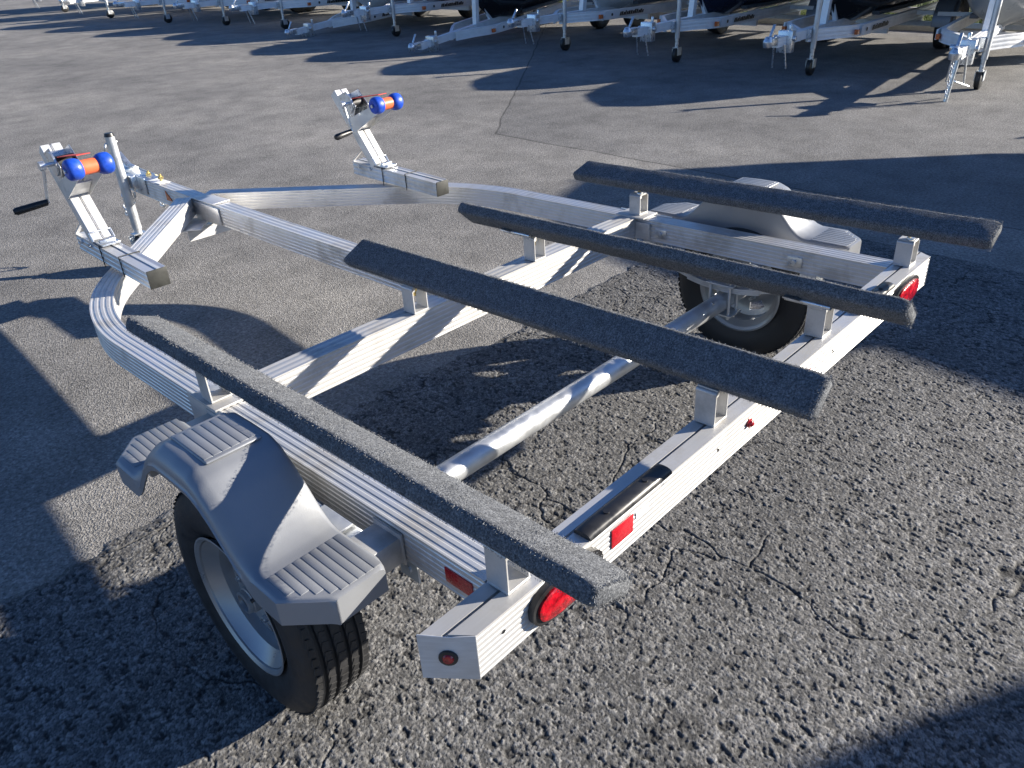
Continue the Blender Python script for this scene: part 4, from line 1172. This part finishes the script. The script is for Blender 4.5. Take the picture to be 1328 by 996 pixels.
def place(x, y, rz, nose, hull, bl, tl):
    t = get_trailer(); b = get_boat(hull)
    for o in (t, b):
        o.location = (x, y, 0); o.rotation_euler = (0, 0, R(rz))
        if nose:
            # pivot about the wheels so that the coupler comes down
            a = R(5.2)
            o.rotation_euler = (0, -a, R(rz))
            o.location = (x + 3.05 * (1 - math.cos(a)) - 0.3 * math.sin(a), y, -3.05 * math.sin(a) + 0.3 * (1 - math.cos(a)))
    tag(t, tl, 'trailer', 'boat trailers parked in a row'); tag(b, bl, 'boat', 'boats on trailers in a row')
    return t, b
for i, r in enumerate(ROW):
    t, b = place(*r)
    if r[3]:      # these two rest on their couplers, their jacks swung up out of the way
        for ch in list(t.children):
            if ch.name.startswith('tongue_jack'):
                for g in list(ch.children): bpy.data.objects.remove(g)
                bpy.data.objects.remove(ch)

# the end trailer also has a prop and a chain below its coupler
c_ = MB().tube((-0.80, 0.02, 0.0), (-0.76, 0.0, 0.44), 0.022, 10).tube((-0.79, 0.02, 0.20), (-0.45, -0.10, 0.10), 0.010, 8)
for k in range(9):
    zz = 0.06 + k * 0.04
    c_.path([(-0.86 + 0.012 * math.cos(a_ * math.pi / 4), 0.02 + (0.012 * math.sin(a_ * math.pi / 4) if k % 2 else 0.0), zz + 0.022 * math.sin(a_ * math.pi / 4 + (0.8 if k % 2 else 0))) for a_ in range(9)], 0.005, 5)
prop_parent = tr0

# van and larger boat, both made up, added out of view to cast shade
MAT['van_white'] = simple('white_paint', (0.74, 0.74, 0.73), 0.3, 0.0, 0.03, 3, Coat_Weight=0.6)
MAT['glass'] = simple('dark_glass', (0.015, 0.02, 0.022), 0.08, 0.0, 0.1, 3)
def build_shade_van(paint):
    """nose towards +y, near front corner of the left side at the origin, 2.15 m tall and 5 m long"""
    o = empty('shade_van')
    prof = [(-0.02, 0.30), (0.0, 0.60), (-0.04, 0.98), (-0.15, 1.14), (-0.55, 1.30), (-1.15, 1.95), (-1.45, 2.11), (-1.9, 2.15), (-4.6, 2.15), (-4.9, 2.08), (-5.0, 1.2), (-5.0, 0.45), (-4.7, 0.30)]
    n = len(prof); v = []
    for x, ins in ((0.0, 0.0), (1.95, 0.0)):
        for (y, z) in prof:
            tum = 0.10 * max(0.0, (z - 1.15) / 1.0)
            v.append((x + (tum if x == 0 else -tum) - (0.10 if x == 0 else -0.10) * 0, y, z))
    f = [(i, (i + 1) % n, n + (i + 1) % n, n + i) for i in range(n)] + [tuple(range(n)), tuple(range(n, 2 * n))]
    b = MB().add(v, f).build('body', paint, o, bevel=0.03, segs=2)
    def pane(pts, name='window'):
        k = len(pts); c = sum((Vector(p) for p in pts), Vector()) / k
        MB().add(pts, [tuple(range(k))]).build(name, 'glass', o)
    pane([(0.15, -0.60, 1.39), (1.80, -0.60, 1.39), (1.72, -1.10, 1.93), (0.23, -1.10, 1.93)], 'windscreen')
    for sx, xx in ((0, -0.012), (1, 1.962)):
        for y0, y1, cut in ((-0.95, -1.75, 0.30), (-1.9, -3.1, 0), (-3.25, -4.6, 0)):
            d = 0.075 if sx == 0 else -0.075
            pane([(xx, y0 + cut, 1.22), (xx, y1, 1.22), (xx + d, y1, 1.86), (xx + d, y0 - 0.1, 1.86)])
        for yy in (-0.95, -3.95):
            w = MB().lathe([(-0.11, 0.20), (-0.115, 0.30), (-0.09, 0.345), (0.09, 0.345), (0.115, 0.30), (0.11, 0.20)], (0.10 if sx == 0 else 1.85, yy, 0.345), 'x', 32).build('wheel', 'tyre', o)
            MB().lathe([((-1 if sx == 0 else 1) * a, r) for a, r in ((0.105, 0.21), (0.09, 0.19), (0.08, 0.06), (0.09, 0.0))], (0.10 if sx == 0 else 1.85, yy, 0.345), 'x', 24).build('rim', 'rim', w)
        MB().box(((0.10 if sx == 0 else 1.55), -0.03, 0.72), ((0.40 if sx == 0 else 1.85), 0.015, 0.92)).build('headlight', 'sticker', o, bevel=0.01)
        MB().box(((-0.18 if sx == 0 else 1.98), -0.95, 1.20), ((-0.03 if sx == 0 else 2.13), -0.85, 1.40)).build('mirror', 'black', o, bevel=0.02)
    MB().box((0.05, -0.10, 0.30), (1.90, 0.07, 0.55)).build('bumper', 'black', o, bevel=0.03)
    return o
t = copy_tree(tr0); b = get_boat('hull_white')  # invented boat and trailer, unseen, placed for the shade they throw
for o in (t, b):
    o.location = (8.10, -0.30, 0); o.rotation_euler = (0, 0, R(-90)); o.scale = (1.5, 1.5, 1.5)
t.location = (8.15, -2.3, 0)
b.rotation_euler = (0, R(-2.4), R(-97))
tag(t, 'big trailer added out of view under the large white shade-casting boat', 'trailer', 'boat trailers parked in a row')
tag(b, 'large white boat added out of view to cast shade on the lot', 'boat', 'boats on trailers in a row')
v2 = build_shade_van('van_white')  # unseen van, added only for its shadow on the near asphalt
ang = math.atan2(-0.48, 0.877)
v2.rotation_euler = (0, 0, ang + math.pi / 2)
v2.location = (2.16, -5.00, 0)
tag(v2, 'white passenger van added out of view to shade the near asphalt', 'van')

c_.build('tongue_prop', 'zinc', prop_parent)

# ------------------------------------------------------------------ verge behind the row
def build_verge():
    v = MB().box((12.9, -60, 0.0), (40, 80, 0.11)).build('verge', 'soil')
    tag(v, 'grass verge behind the row of boats', None, None, 'structure')
    k = MB()
    k.box((12.75, -60, -0.05), (12.897, 80, 0.12))
    ko = k.build('kerb', 'kerb', bevel=0.015)
    tag(ko, 'pale concrete kerb along the grass verge', None, None, 'structure')
    N = 60000
    x = 12.9 + rng.random(N) ** 1.5 * 5; y = -4 + rng.random(N) * 24
    base = np.stack([x, y, np.full(N, 0.105)], -1)
    ln = 0.05 + 0.07 * rng.random(N)
    d = np.stack([rng.normal(0, .35, N), rng.normal(0, .35, N), np.ones(N)], -1) * ln[:, None]
    s = rng.normal(0, 1, (N, 3)); s[:, 2] = 0; s /= np.linalg.norm(s, axis=1, keepdims=True)
    V = np.stack([base - s * .006, base + s * .006, base + d], 1).reshape(-1, 3)
    g = grid_mesh('grass', V, np.arange(3 * N).reshape(N, 3), 'grass', smooth=False)
    tag(g, 'short green grass on the verge behind the boats', 'grass', None, 'stuff')
build_verge()
